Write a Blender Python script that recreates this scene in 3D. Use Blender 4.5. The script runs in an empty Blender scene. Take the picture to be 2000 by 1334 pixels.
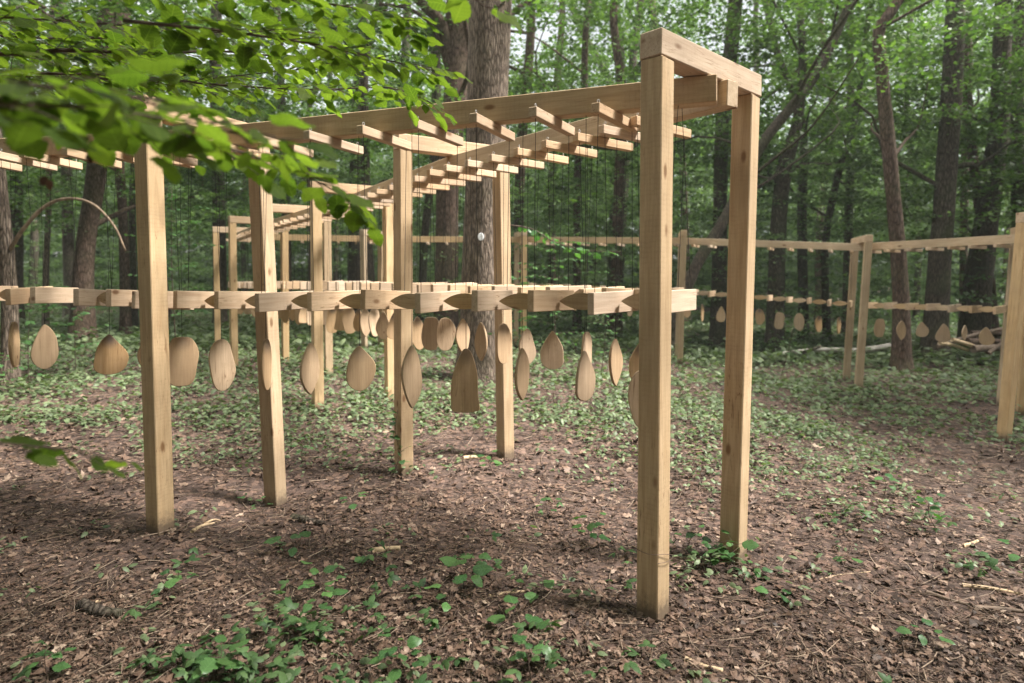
import bpy, bmesh, math, random
import numpy as np
from mathutils import Vector, Matrix, Quaternion

R = math.radians
rng = np.random.default_rng(7)
random.seed(7)
scene = bpy.context.scene
col = scene.collection

# ------------------------------------------------------------------ camera
F, EYE = 1250.0, 1.6                     # focal length in pixels of the 2000 px wide picture
PITCH, ROLL, SHIFT = R(2.2), R(0.25), -0.0355
cam_d = bpy.data.cameras.new('camera')
cam = bpy.data.objects.new('camera', cam_d)
col.objects.link(cam)
cam_d.sensor_width = 36.0
cam_d.lens = F * 36.0 / 2000.0
cam_d.shift_y = SHIFT
cam_d.clip_start, cam_d.clip_end = 0.05, 600.0
CAM_R = Matrix.Rotation(R(90) - PITCH, 3, 'X') @ Matrix.Rotation(ROLL, 3, 'Z')
cam.matrix_world = Matrix.Translation((0, 0, EYE)) @ CAM_R.to_4x4()
cam_d.dof.use_dof = True
cam_d.dof.focus_distance = 3.6
cam_d.dof.aperture_fstop = 1.7
scene.camera = cam

# ------------------------------------------------------------------ sky, sun, exposure
SUN_EL, SUN_AZ = R(54), R(98)           # azimuth clockwise from the viewing direction
w = bpy.data.worlds.new('World')
scene.world = w
w.use_nodes = True
wn, wl = w.node_tree.nodes, w.node_tree.links
sky = wn.new('ShaderNodeTexSky')
sky.sky_type = 'NISHITA'
sky.sun_disc = False
sky.sun_elevation, sky.sun_rotation = SUN_EL, -SUN_AZ
sky.air_density, sky.dust_density, sky.ozone_density = 1.0, 4.0, 1.0
hs = wn.new('ShaderNodeHueSaturation')
hs.inputs['Saturation'].default_value = 0.22     # thin overcast
wl.new(sky.outputs[0], hs.inputs['Color'])
wl.new(hs.outputs[0], wn['Background'].inputs[0])
wn['Background'].inputs[1].default_value = 0.09
sun_d = bpy.data.lights.new('sun', 'SUN')
sun_d.energy, sun_d.angle, sun_d.color = 4.2, R(14), (1.0, 0.96, 0.90)
sun = bpy.data.objects.new('sun', sun_d)
col.objects.link(sun)
sv = Vector((math.sin(SUN_AZ) * math.cos(SUN_EL), math.cos(SUN_AZ) * math.cos(SUN_EL), math.sin(SUN_EL)))
sun.rotation_euler = sv.to_track_quat('Z', 'Y').to_euler()
vs = scene.view_settings
vs.view_transform, vs.look, vs.gamma, vs.exposure = 'Standard', 'None', 1.0, 2.0
vs.use_curve_mapping = False
scene.render.engine = 'CYCLES'
cy = scene.cycles
cy.max_bounces, cy.diffuse_bounces, cy.glossy_bounces, cy.transmission_bounces = 6, 4, 2, 4
cy.use_denoising = True

# ------------------------------------------------------------------ helpers
def px(x, y, d):
    """World point on the ray through picture pixel (x, y), at depth y = d."""
    v = CAM_R @ Vector(((x - 1000) / F, (667 - y) / F + SHIFT * 2000 / F, -1))
    return Vector((0, 0, EYE)) + v * (d / v.y)

def hx(x, d):
    return px(x, 548, d).x

def gz(x, y):
    """Ground height: level clearing that falls away a little to the right."""
    x = np.asarray(x, float); y = np.asarray(y, float)
    t = np.clip((x - 1.6) / 4.2, 0, 1) * np.clip((y - 2.0) / 5.0, 0, 1)
    b = 0.02 * np.sin(x * 1.7 + 0.6 * y) + 0.018 * np.sin(y * 2.3 - 0.9 * x) + 0.012 * np.sin(3.9 * x + 2.7 * y)
    b = b - .10 * np.exp(-((x + 1.8) ** 2 + (y - 4.8) ** 2) / .12) + .045 * np.exp(-((x + 2.25) ** 2 + (y - 3.95) ** 2) / .1)
    far = np.clip((np.hypot(x, y) - 16) / 30, 0, 1)
    return -0.31 * t * t * (3 - 2 * t) + b + far * (0.25 * np.sin(x * 0.21) + 0.2 * np.sin(y * 0.17))

def G(x, y):
    return float(gz(x, y))

def floor_px(x, y):
    """Ground point seen at pixel (x, y)."""
    v = CAM_R @ Vector(((x - 1000) / F, (667 - y) / F + SHIFT * 2000 / F, -1))
    t = -EYE / v.z
    for _ in range(6):
        p = Vector((0, 0, EYE)) + v * t
        t = (G(p.x, p.y) - EYE) / v.z
    return Vector((0, 0, EYE)) + v * t

def tag(o, label=None, cat=None, group=None, kind=None):
    if label: o['label'] = label
    if cat: o['category'] = cat
    if group: o['group'] = group
    if kind: o['kind'] = kind
    return o

def link(name, me, mat=None, parent=None, mw=None):
    if mat is not None and not me.materials:
        me.materials.append(mat)
    o = bpy.data.objects.new(name, me)
    col.objects.link(o)
    if parent is not None:
        o.parent = parent
    if mw is not None:
        o.matrix_world = mw
        if parent is not None:
            o.matrix_parent_inverse = Matrix()
            o.matrix_basis = parent_inv[parent.name] @ mw
    return o

parent_inv = {}
def empty(name, loc, rz=0.0):
    o = bpy.data.objects.new(name, None)
    o.empty_display_size = 0.1
    col.objects.link(o)
    m = Matrix.Translation(loc) @ Matrix.Rotation(rz, 4, 'Z')
    o.matrix_basis = m
    parent_inv[o.name] = m.inverted()
    return o

def mesh_np(name, v, f, mat=None, smooth=False):
    """Mesh from arrays; all faces have the same number of corners."""
    v = np.ascontiguousarray(v, np.float32); f = np.ascontiguousarray(f, np.int32)
    me = bpy.data.meshes.new(name)
    n, k = f.shape
    me.vertices.add(len(v)); me.vertices.foreach_set('co', v.ravel())
    me.loops.add(n * k); me.loops.foreach_set('vertex_index', f.ravel())
    me.polygons.add(n)
    me.polygons.foreach_set('loop_start', np.arange(0, n * k, k, dtype=np.int32))
    me.polygons.foreach_set('loop_total', np.full(n, k, np.int32))
    if smooth: me.polygons.foreach_set('use_smooth', np.ones(n, bool))
    me.update(calc_edges=True); me.validate()
    if mat: me.materials.append(mat)
    return me

def frame(o, xdir, zref=(0, 0, 1)):
    x = Vector(xdir).normalized(); z = Vector(zref)
    z = (z - x * z.dot(x)).normalized(); y = z.cross(x)
    m = Matrix((x, y, z)).transposed().to_4x4()
    m.translation = Vector(o)
    return m

_box = {}
def box_mesh(L, W, H, bev=0.004, segs=1, wob=0.0, share=True, mat=None):
    """Sawn timber, length along X from 0 to L, chamfered edges."""
    k = (round(L, 3), round(W, 4), round(H, 4), bev, segs, wob, mat.name if mat else '')
    if share and k in _box: return _box[k]
    bm = bmesh.new()
    bmesh.ops.create_cube(bm, size=1)
    for v in bm.verts:
        v.co = Vector(((v.co.x + .5) * L, v.co.y * W, v.co.z * H))
    if segs > 1:
        es = [e for e in bm.edges if abs((e.verts[0].co - e.verts[1].co).normalized().x) > .9]
        bmesh.ops.subdivide_edges(bm, edges=es, cuts=segs - 1)
        a, b = random.uniform(0, 6), random.uniform(0, 6)
        for v in bm.verts:
            t = v.co.x / L
            v.co.y += wob * math.sin(a + 3.1 * t + v.co.z * 20) + random.gauss(0, wob * .18)
            v.co.z += wob * math.sin(b + 2.6 * t + v.co.y * 20) + random.gauss(0, wob * .18)
    if bev:
        es = [e for e in bm.edges if e.calc_face_angle(0) > .6]
        bmesh.ops.bevel(bm, geom=es, offset=bev, segments=1, affect='EDGES')
    me = bpy.data.meshes.new('timber')
    bm.to_mesh(me); bm.free()
    if mat: me.materials.append(mat)
    if share: _box[k] = me
    return me

def tube_arrays(pts, rad, n=8, rough=0.0, cap=True, seed=0):
    pts = [Vector(p) for p in pts]; m = len(pts)
    rr = np.random.default_rng(seed)
    V = []; Fq = []
    t0 = (pts[1] - pts[0]).normalized()
    ref = Vector((0, 0, 1)) if abs(t0.z) < .9 else Vector((1, 0, 0))
    u = t0.cross(ref).normalized()
    ph = rr.uniform(0, 6.28, 4)
    for i, p in enumerate(pts):
        t = (pts[min(i + 1, m - 1)] - pts[max(i - 1, 0)]).normalized()
        u = (u - t * u.dot(t)).normalized(); w_ = t.cross(u)
        for j in range(n):
            a = 2 * math.pi * j / n
            k = 1 + rough * (math.sin(3 * a + ph[0] + i * .35) * .5 + math.sin(5 * a + ph[1] - i * .6) * .35 + rr.normal() * .25)
            V.append(p + (u * math.cos(a) + w_ * math.sin(a)) * rad[i] * k)
    for i in range(m - 1):
        for j in range(n):
            j2 = (j + 1) % n
            Fq.append((i * n + j, i * n + j2, (i + 1) * n + j2, (i + 1) * n + j))
    if cap:
        for b in (0, (m - 1) * n):
            c = len(V); V.append(pts[0] if b == 0 else pts[-1])
            for j in range(0, n, 2):
                Fq.append((c, b + j, b + (j + 1) % n, b + (j + 2) % n))
    return np.array([tuple(v) for v in V]), np.array(Fq)

def tube(name, pts, rad, mat, parent=None, n=8, rough=0.0, seed=0):
    """Tube in world coordinates, linked under parent (or alone)."""
    v, f = tube_arrays(pts, rad, n, rough, True, seed)
    me = mesh_np(name, v, f, mat, smooth=True)
    return link(name, me, None, parent, Matrix() if parent else None)

def smooth_path(pts, n):
    """Catmull-Rom through the points."""
    P = [Vector(p) for p in pts]
    P = [P[0] * 2 - P[1]] + P + [P[-1] * 2 - P[-2]]
    out = []
    segs = len(P) - 3
    for i in range(n):
        s = i / (n - 1) * segs
        k = min(int(s), segs - 1); t = s - k
        a, b, c, d = P[k:k + 4]
        out.append(0.5 * ((2 * b) + (c - a) * t + (2 * a - 5 * b + 4 * c - d) * t * t + (3 * b - a - 3 * c + d) * t ** 3))
    return out

ONES = 'zeroth first second third fourth fifth sixth seventh eighth ninth tenth eleventh twelfth thirteenth fourteenth fifteenth sixteenth seventeenth eighteenth nineteenth'.split()
def ordinal(n):
    if n < 20: return ONES[n]
    t = {2: 'twent', 3: 'thirt', 4: 'fort', 5: 'fift'}[n // 10]
    return t + 'ieth' if n % 10 == 0 else t + 'y-' + ONES[n % 10]

# ------------------------------------------------------------------ materials
def new_mat(name):
    m = bpy.data.materials.new(name); m.use_nodes = True
    nt = m.node_tree
    nt.nodes.clear()
    out = nt.nodes.new('ShaderNodeOutputMaterial')
    return m, nt.nodes, nt.links, out

def N(nodes, t, **kw):
    n = nodes.new('ShaderNode' + t)
    for k, v in kw.items():
        if k in n.inputs: n.inputs[k].default_value = v
        else: setattr(n, k, v)
    return n

def ramp(nodes, stops):
    r = nodes.new('ShaderNodeValToRGB')
    e = r.color_ramp.elements
    while len(e) < len(stops): e.new(0.5)
    for el, (p, c) in zip(e, stops):
        el.position = p; el.color = (*c, 1)
    return r

def wood_mat(name, dark, light, saw=1.0, stain=False, mud=False, knot=1.0):
    m, n, l, out = new_mat(name)
    tc = N(n, 'TexCoord'); oi = N(n, 'ObjectInfo')
    off = N(n, 'VectorMath', operation='SCALE'); off.inputs[0].default_value = (37, 11, 23)
    l.new(oi.outputs['Random'], off.inputs['Scale'])
    add = N(n, 'VectorMath', operation='ADD')
    l.new(tc.outputs['Object'], add.inputs[0]); l.new(off.outputs[0], add.inputs[1])
    mp = N(n, 'Mapping'); mp.inputs['Scale'].default_value = (1.1, 16, 16)
    l.new(add.outputs[0], mp.inputs['Vector'])
    grain = N(n, 'TexNoise', Scale=2.2, Detail=6.0, Roughness=.62, Distortion=.6)
    l.new(mp.outputs[0], grain.inputs['Vector'])
    broad = N(n, 'TexNoise', Scale=2.0, Detail=3.0)
    l.new(add.outputs[0], broad.inputs['Vector'])
    mp2 = N(n, 'Mapping'); mp2.inputs['Scale'].default_value = (6, 130, 130)
    l.new(add.outputs[0], mp2.inputs['Vector'])
    fine = N(n, 'TexNoise', Scale=1.0, Detail=2.0)
    l.new(mp2.outputs[0], fine.inputs['Vector'])
    mid = tuple((a + b) / 2 for a, b in zip(dark, light))
    cr = ramp(n, [(.28, dark), (.5, mid), (.72, light)])
    l.new(grain.outputs['Fac'], cr.inputs[0])
    # broad colour drift and object to object tint
    hv = N(n, 'HueSaturation')
    l.new(cr.outputs[0], hv.inputs['Color'])
    mr = N(n, 'MapRange'); mr.inputs['To Min'].default_value = .84; mr.inputs['To Max'].default_value = 1.12
    l.new(oi.outputs['Random'], mr.inputs['Value'])
    mb = N(n, 'MapRange'); mb.inputs['From Min'].default_value = .3; mb.inputs['From Max'].default_value = .7
    mb.inputs['To Min'].default_value = .82; mb.inputs['To Max'].default_value = 1.12
    l.new(broad.outputs['Fac'], mb.inputs['Value'])
    mu = N(n, 'Math', operation='MULTIPLY'); l.new(mr.outputs[0], mu.inputs[0]); l.new(mb.outputs[0], mu.inputs[1])
    l.new(mu.outputs[0], hv.inputs['Value'])
    ms = N(n, 'MapRange'); ms.inputs['To Min'].default_value = .82; ms.inputs['To Max'].default_value = 1.12
    wn_ = N(n, 'TexWhiteNoise', noise_dimensions='1D'); l.new(oi.outputs['Random'], wn_.inputs['W'])
    l.new(wn_.outputs['Value'], ms.inputs['Value']); l.new(ms.outputs[0], hv.inputs['Saturation'])
    # fine dark fibres
    mf = N(n, 'MixRGB', blend_type='MULTIPLY'); mf.inputs[0].default_value = .22
    fr = ramp(n, [(.3, (.55, .5, .45)), (.55, (1, 1, 1))])
    l.new(fine.outputs['Fac'], fr.inputs[0]); l.new(hv.outputs[0], mf.inputs[1]); l.new(fr.outputs[0], mf.inputs[2])
    # knots
    vk = N(n, 'TexVoronoi', Scale=2.9); mk = N(n, 'Mapping'); mk.inputs['Scale'].default_value = (1.0, 2.2, 2.2)
    l.new(add.outputs[0], mk.inputs['Vector']); l.new(mk.outputs[0], vk.inputs['Vector'])
    kr = ramp(n, [(.0, (.20, .11, .06)), (.07 * knot, (.34, .21, .12)), (.13 * knot, (1, 1, 1))])
    l.new(vk.outputs['Distance'], kr.inputs[0])
    mk2 = N(n, 'MixRGB', blend_type='MULTIPLY'); mk2.inputs[0].default_value = .8
    l.new(mf.outputs[0], mk2.inputs[1]); l.new(kr.outputs[0], mk2.inputs[2])
    last = mk2
    # grey weather and handling marks
    wt = N(n, 'TexNoise', Scale=5.5, Detail=5.0, Roughness=.7); l.new(add.outputs[0], wt.inputs['Vector'])
    wr = ramp(n, [(.52, (0, 0, 0)), (.75, (1, 1, 1))]); l.new(wt.outputs['Fac'], wr.inputs[0])
    wf = N(n, 'Math', operation='MULTIPLY'); wf.inputs[1].default_value = .35; l.new(wr.outputs[0], wf.inputs[0])
    wm = N(n, 'MixRGB'); wm.inputs[2].default_value = (*[c * .62 for c in mid], 1)
    l.new(wf.outputs[0], wm.inputs[0]); l.new(last.outputs[0], wm.inputs[1]); last = wm
    # thin drying cracks along the grain
    mc = N(n, 'Mapping'); mc.inputs['Scale'].default_value = (1.3, 26, 26); l.new(add.outputs[0], mc.inputs['Vector'])
    ck = N(n, 'TexNoise', Scale=1.7, Detail=2.0, Distortion=.4); l.new(mc.outputs[0], ck.inputs['Vector'])
    cp = N(n, 'Math', operation='PINGPONG'); cp.inputs[1].default_value = .5; l.new(ck.outputs['Fac'], cp.inputs[0])
    crk = ramp(n, [(.488, (1, 1, 1)), (.4965, (.42, .33, .26))]); l.new(cp.outputs[0], crk.inputs[0])
    cmk = N(n, 'MixRGB', blend_type='MULTIPLY')
    cf_ = N(n, 'MapRange'); cf_.inputs['From Min'].default_value = .5; cf_.inputs['From Max'].default_value = .62; cf_.inputs['To Max'].default_value = .8
    l.new(broad.outputs['Fac'], cf_.inputs['Value']); l.new(cf_.outputs[0], cmk.inputs[0])
    l.new(last.outputs[0], cmk.inputs[1]); l.new(crk.outputs[0], cmk.inputs[2]); last = cmk
    if mud:     # soil and damp splashed over the post foot
        sx = N(n, 'SeparateXYZ'); l.new(tc.outputs['Object'], sx.inputs[0])
        mh = N(n, 'MapRange'); mh.inputs['From Min'].default_value = .13; mh.inputs['From Max'].default_value = .42; mh.inputs['To Min'].default_value = 1.0; mh.inputs['To Max'].default_value = 0.0
        l.new(sx.outputs['X'], mh.inputs['Value'])
        mp_ = N(n, 'Math', operation='POWER'); mp_.inputs[1].default_value = 2.6; l.new(mh.outputs[0], mp_.inputs[0])
        mnz = N(n, 'TexNoise', Scale=38.0, Detail=5.0, Roughness=.75); l.new(add.outputs[0], mnz.inputs['Vector'])
        mad = N(n, 'Math', operation='ADD'); l.new(mp_.outputs[0], mad.inputs[0]); l.new(mnz.outputs['Fac'], mad.inputs[1])
        mth = N(n, 'MapRange'); mth.inputs['From Min'].default_value = .72; mth.inputs['From Max'].default_value = 1.25; mth.inputs['To Max'].default_value = .8
        l.new(mad.outputs[0], mth.inputs['Value'])
        mmx = N(n, 'MixRGB'); mmx.inputs[2].default_value = (.085, .062, .048, 1)
        l.new(mth.outputs[0], mmx.inputs[0]); l.new(last.outputs[0], mmx.inputs[1]); last = mmx
    if stain:   # blue-grey iron stain round the hanging hole of some paddles (hole sits at the local origin)
        ln = N(n, 'VectorMath', operation='LENGTH'); l.new(tc.outputs['Object'], ln.inputs[0])
        sr = N(n, 'MapRange'); sr.inputs['From Min'].default_value = .012; sr.inputs['From Max'].default_value = .075
        sr.inputs['To Min'].default_value = 1.0; sr.inputs['To Max'].default_value = 0.0
        l.new(ln.outputs['Value'], sr.inputs['Value'])
        pr = N(n, 'MapRange'); pr.inputs['From Min'].default_value = .35; pr.inputs['From Max'].default_value = .75
        l.new(wn_.outputs['Value'], pr.inputs['Value'])
        m1 = N(n, 'Math', operation='MULTIPLY'); l.new(sr.outputs[0], m1.inputs[0]); l.new(pr.outputs[0], m1.inputs[1])
        m2 = N(n, 'Math', operation='MULTIPLY'); l.new(m1.outputs[0], m2.inputs[0]); m2.inputs[1].default_value = .85
        sm = N(n, 'MixRGB'); sm.inputs[2].default_value = (.1, .085, .085, 1)
        l.new(m2.outputs[0], sm.inputs[0]); l.new(last.outputs[0], sm.inputs[1]); last = sm
    # saw marks across the length
    wv = N(n, 'TexWave', wave_type='BANDS', bands_direction='X', Scale=13.0, Distortion=4.0, Detail=3.0)
    wv.inputs['Detail Scale'].default_value = 2.2
    l.new(add.outputs[0], wv.inputs['Vector'])
    sawm = N(n, 'MixRGB', blend_type='MULTIPLY'); sawm.inputs[0].default_value = .10 * saw
    sr2 = ramp(n, [(.0, (.55, .48, .4)), (.35, (1, 1, 1))]); l.new(wv.outputs['Fac'], sr2.inputs[0])
    sf = N(n, 'MapRange'); sf.inputs['From Min'].default_value = .4; sf.inputs['From Max'].default_value = .62; sf.inputs['To Max'].default_value = .16 * saw
    l.new(wt.outputs['Fac'], sf.inputs['Value']); l.new(sf.outputs[0], sawm.inputs[0])
    l.new(last.outputs[0], sawm.inputs[1]); l.new(sr2.outputs[0], sawm.inputs[2]); last = sawm
    hsum = N(n, 'Math', operation='ADD')
    wv2 = N(n, 'Math', operation='MULTIPLY'); wv2.inputs[1].default_value = .2 * saw; l.new(wv.outputs['Fac'], wv2.inputs[0])
    l.new(wv2.outputs[0], hsum.inputs[0]); l.new(fine.outputs['Fac'], hsum.inputs[1])
    bp = N(n, 'Bump', Strength=.35, Distance=.002); l.new(hsum.outputs[0], bp.inputs['Height'])
    b = N(n, 'BsdfPrincipled', Roughness=.72); b.inputs['Specular IOR Level'].default_value = .25
    l.new(last.outputs[0], b.inputs['Base Color']); l.new(bp.outputs[0], b.inputs['Normal'])
    l.new(b.outputs[0], out.inputs['Surface'])
    return m

def leaf_mat(name, c1, c2, trans, gloss=.25, tmix=.45, vein=False, rough=.45):
    """Leaf: reflecting and light-transmitting, each leaf its own tint."""
    m, n, l, out = new_mat(name)
    ge = N(n, 'NewGeometry'); oi = N(n, 'ObjectInfo')
    ad = N(n, 'Math', operation='ADD'); l.new(ge.outputs['Random Per Island'], ad.inputs[0]); l.new(oi.outputs['Random'], ad.inputs[1])
    fr = N(n, 'Math', operation='FRACT'); l.new(ad.outputs[0], fr.inputs[0])
    cr = ramp(n, [(0, c1), (.55, tuple((a + b) / 2 for a, b in zip(c1, c2))), (1, c2)])
    l.new(fr.outputs[0], cr.inputs[0])
    colr = cr.outputs[0]
    if vein:
        tc = N(n, 'TexCoord'); sp = N(n, 'SeparateXYZ'); l.new(tc.outputs['Object'], sp.inputs[0])
        ab = N(n, 'Math', operation='ABSOLUTE'); l.new(sp.outputs['Y'], ab.inputs[0])
        mu = N(n, 'Math', operation='MULTIPLY_ADD'); l.new(ab.outputs[0], mu.inputs[0]); mu.inputs[1].default_value = .8
        l.new(sp.outputs['X'], mu.inputs[2])
        wv = N(n, 'Math', operation='PINGPONG'); l.new(mu.outputs[0], wv.inputs[0]); wv.inputs[1].default_value = .075
        vr = ramp(n, [(.0, (1, 1, 1)), (.012, (0, 0, 0))]); l.new(wv.outputs[0], vr.inputs[0])
        mr_ = ramp(n, [(.006, (1, 1, 1)), (.014, (0, 0, 0))]); l.new(ab.outputs[0], mr_.inputs[0])
        mx = N(n, 'MixRGB', blend_type='LIGHTEN'); mx.inputs[0].default_value = 1
        l.new(vr.outputs[0], mx.inputs[1]); l.new(mr_.outputs[0], mx.inputs[2])
        f2 = N(n, 'Math', operation='MULTIPLY'); l.new(mx.outputs[0], f2.inputs[0]); f2.inputs[1].default_value = .35
        vm = N(n, 'MixRGB'); vm.inputs[2].default_value = (*[min(1, c * 1.9 + .02) for c in c2], 1)
        l.new(f2.outputs[0], vm.inputs[0]); l.new(colr, vm.inputs[1]); colr = vm.outputs[0]
    hv = N(n, 'HueSaturation'); l.new(colr, hv.inputs['Color'])
    mv = N(n, 'MapRange'); mv.inputs['To Min'].default_value = .75; mv.inputs['To Max'].default_value = 1.25
    wh = N(n, 'TexWhiteNoise', noise_dimensions='1D'); l.new(fr.outputs[0], wh.inputs['W']); l.new(wh.outputs['Value'], mv.inputs['Value'])
    l.new(mv.outputs[0], hv.inputs['Value'])
    b = N(n, 'BsdfPrincipled', Roughness=rough); b.inputs['Specular IOR Level'].default_value = gloss
    l.new(hv.outputs[0], b.inputs['Base Color'])
    t = N(n, 'BsdfTranslucent')
    tm = N(n, 'MixRGB', blend_type='MULTIPLY'); tm.inputs[0].default_value = 1.0; tm.inputs[2].default_value = (*trans, 1)
    l.new(hv.outputs[0], tm.inputs[1]); l.new(tm.outputs[0], t.inputs['Color'])
    mx = N(n, 'MixShader'); mx.inputs[0].default_value = tmix
    l.new(b.outputs[0], mx.inputs[1]); l.new(t.outputs[0], mx.inputs[2]); l.new(mx.outputs[0], out.inputs['Surface'])
    return m

def bark_mat(name, dark, light, moss=0.0, scale=1.0, groove=1.0, zs=4):
    m, n, l, out = new_mat(name)
    tc = N(n, 'TexCoord'); oi = N(n, 'ObjectInfo')
    off = N(n, 'VectorMath', operation='SCALE'); off.inputs[0].default_value = (17, 31, 13); l.new(oi.outputs['Random'], off.inputs['Scale'])
    add = N(n, 'VectorMath', operation='ADD'); l.new(tc.outputs['Object'], add.inputs[0]); l.new(off.outputs[0], add.inputs[1])
    ds = N(n, 'TexNoise', Scale=4.0, Detail=2.0); l.new(add.outputs[0], ds.inputs['Vector'])
    dm = N(n, 'MixRGB', blend_type='ADD'); dm.inputs[0].default_value = .06
    l.new(add.outputs[0], dm.inputs[1]); l.new(ds.outputs['Color'], dm.inputs[2])
    mp = N(n, 'Mapping'); mp.inputs['Scale'].default_value = (22 * scale, 22 * scale, zs * scale); l.new(dm.outputs[0], mp.inputs['Vector'])
    vo = N(n, 'TexVoronoi', Scale=1.0, feature='DISTANCE_TO_EDGE'); l.new(mp.outputs[0], vo.inputs['Vector'])
    no = N(n, 'TexNoise', Scale=14 * scale, Detail=6.0, Roughness=.7); l.new(add.outputs[0], no.inputs['Vector'])
    cr = ramp(n, [(0, tuple(c * .35 for c in dark)), (.12, dark), (.5, light)]); l.new(vo.outputs['Distance'], cr.inputs[0])
    mu = N(n, 'MixRGB', blend_type='MULTIPLY'); mu.inputs[0].default_value = .7
    nr = ramp(n, [(.25, (.5, .48, .46)), (.7, (1.25, 1.22, 1.2))]); l.new(no.outputs['Fac'], nr.inputs[0])
    l.new(cr.outputs[0], mu.inputs[1]); l.new(nr.outputs[0], mu.inputs[2])
    last = mu
    mn = N(n, 'TexNoise', Scale=1.6, Detail=5.0); l.new(add.outputs[0], mn.inputs['Vector'])
    mr = ramp(n, [(.5 - .2 * moss, (0, 0, 0)), (.68, (1, 1, 1))]); l.new(mn.outputs['Fac'], mr.inputs[0])
    mf = N(n, 'Math', operation='MULTIPLY'); mf.inputs[1].default_value = moss; l.new(mr.outputs[0], mf.inputs[0])
    mm = N(n, 'MixRGB'); mm.inputs[2].default_value = (.06, .085, .025, 1)
    l.new(mf.outputs[0], mm.inputs[0]); l.new(last.outputs[0], mm.inputs[1])
    hsum = N(n, 'Math', operation='MULTIPLY_ADD'); l.new(no.outputs['Fac'], hsum.inputs[0]); hsum.inputs[1].default_value = .4
    sm = N(n, 'Math', operation='SMOOTH_MIN'); sm.inputs[1].default_value = .3; sm.inputs[2].default_value = .2
    l.new(vo.outputs['Distance'], sm.inputs[0]); l.new(sm.outputs[0], hsum.inputs[2])
    bp = N(n, 'Bump', Strength=.9 * groove, Distance=.05); l.new(hsum.outputs[0], bp.inputs['Height'])
    b = N(n, 'BsdfPrincipled', Roughness=.9); b.inputs['Specular IOR Level'].default_value = .15
    l.new(mm.outputs[0], b.inputs['Base Color']); l.new(bp.outputs[0], b.inputs['Normal']); l.new(b.outputs[0], out.inputs['Surface'])
    return m

def island_mat(name, stops, rough=.8, spec=.2):
    """Each loose piece gets one colour from the ramp."""
    m, n, l, out = new_mat(name)
    ge = N(n, 'NewGeometry'); cr = ramp(n, stops); l.new(ge.outputs['Random Per Island'], cr.inputs[0])
    tc = N(n, 'TexCoord'); no = N(n, 'TexNoise', Scale=60.0, Detail=3.0); l.new(tc.outputs['Object'], no.inputs['Vector'])
    nr = ramp(n, [(.3, (.65, .63, .62)), (.7, (1.2, 1.2, 1.2))]); l.new(no.outputs['Fac'], nr.inputs[0])
    mu = N(n, 'MixRGB', blend_type='MULTIPLY'); mu.inputs[0].default_value = 1; l.new(cr.outputs[0], mu.inputs[1]); l.new(nr.outputs[0], mu.inputs[2])
    b = N(n, 'BsdfPrincipled', Roughness=rough); b.inputs['Specular IOR Level'].default_value = spec
    l.new(mu.outputs[0], b.inputs['Base Color']); l.new(b.outputs[0], out.inputs['Surface'])
    return m

def plain_mat(name, c, rough=.7, noise=.25, scale=30.0):
    m, n, l, out = new_mat(name)
    tc = N(n, 'TexCoord'); no = N(n, 'TexNoise', Scale=scale, Detail=4.0); l.new(tc.outputs['Object'], no.inputs['Vector'])
    cr = ramp(n, [(.3, tuple(x * (1 - noise) for x in c)), (.7, tuple(min(1, x * (1 + noise)) for x in c))]); l.new(no.outputs['Fac'], cr.inputs[0])
    b = N(n, 'BsdfPrincipled', Roughness=rough); b.inputs['Specular IOR Level'].default_value = .2
    l.new(cr.outputs[0], b.inputs['Base Color']); l.new(b.outputs[0], out.inputs['Surface'])
    return m

WOOD = wood_mat('sawn_oak', (.43, .290, .162), (.585, .432, .270))
POSTWOOD = wood_mat('sawn_oak_post', (.43, .290, .162), (.585, .432, .270), mud=True)
WOOD2 = wood_mat('sawn_oak_fresh', (.46, .315, .20), (.62, .465, .32), saw=.6)
PADDLE = wood_mat('paddle_oak', (.40, .26, .145), (.545, .38, .225), saw=.35, stain=True, knot=.4)
CORD = plain_mat('dark_cord', (.035, .033, .032))
STEEL = plain_mat('zinc_hook', (.45, .45, .44), rough=.35)
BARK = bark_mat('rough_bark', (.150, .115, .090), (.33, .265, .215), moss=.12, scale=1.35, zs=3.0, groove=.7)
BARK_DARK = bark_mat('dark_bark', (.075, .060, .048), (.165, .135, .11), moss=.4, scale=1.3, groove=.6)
BARK_RED = bark_mat('ruddy_bark', (.10, .066, .05), (.20, .145, .115), moss=.2, scale=1.2, groove=.6)
TWIG = plain_mat('twig_bark', (.085, .06, .045), noise=.4)
STICK = plain_mat('dead_wood', (.16, .115, .085), noise=.45, scale=22)
PALE = plain_mat('pale_broken_wood', (.52, .38, .24), noise=.35, scale=25)
BIRCH = plain_mat('birch_bark', (.42, .38, .34), noise=.45, scale=9)
LEAF_FORE = leaf_mat('lime_leaf', (.050, .090, .017), (.118, .172, .032), (1.9, 2.0, .75), tmix=.58, vein=True, gloss=.14, rough=.55)
LEAF_TREE = leaf_mat('woodland_leaf', (.042, .080, .024), (.112, .170, .046), (1.3, 1.6, .7), tmix=.42, gloss=.3)
LEAF_UNDER = leaf_mat('understory_leaf', (.066, .114, .050), (.150, .212, .088), (1.4, 1.6, .9), tmix=.42, gloss=.35)
LEAF_GROUND = leaf_mat('bramble_leaf', (.076, .110, .052), (.185, .230, .118), (1.1, 1.4, .6), tmix=.28, gloss=.32, rough=.48)
LEAF_BRAMBLE = leaf_mat('fresh_bramble_leaf', (.036, .078, .028), (.095, .160, .058), (1.2, 1.4, .6), tmix=.32, gloss=.25, rough=.5)
LEAF_SEED = leaf_mat('seedling_leaf', (.035, .095, .030), (.085, .175, .050), (1.2, 1.5, .6), tmix=.35, gloss=.45, rough=.4, vein=True)
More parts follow.
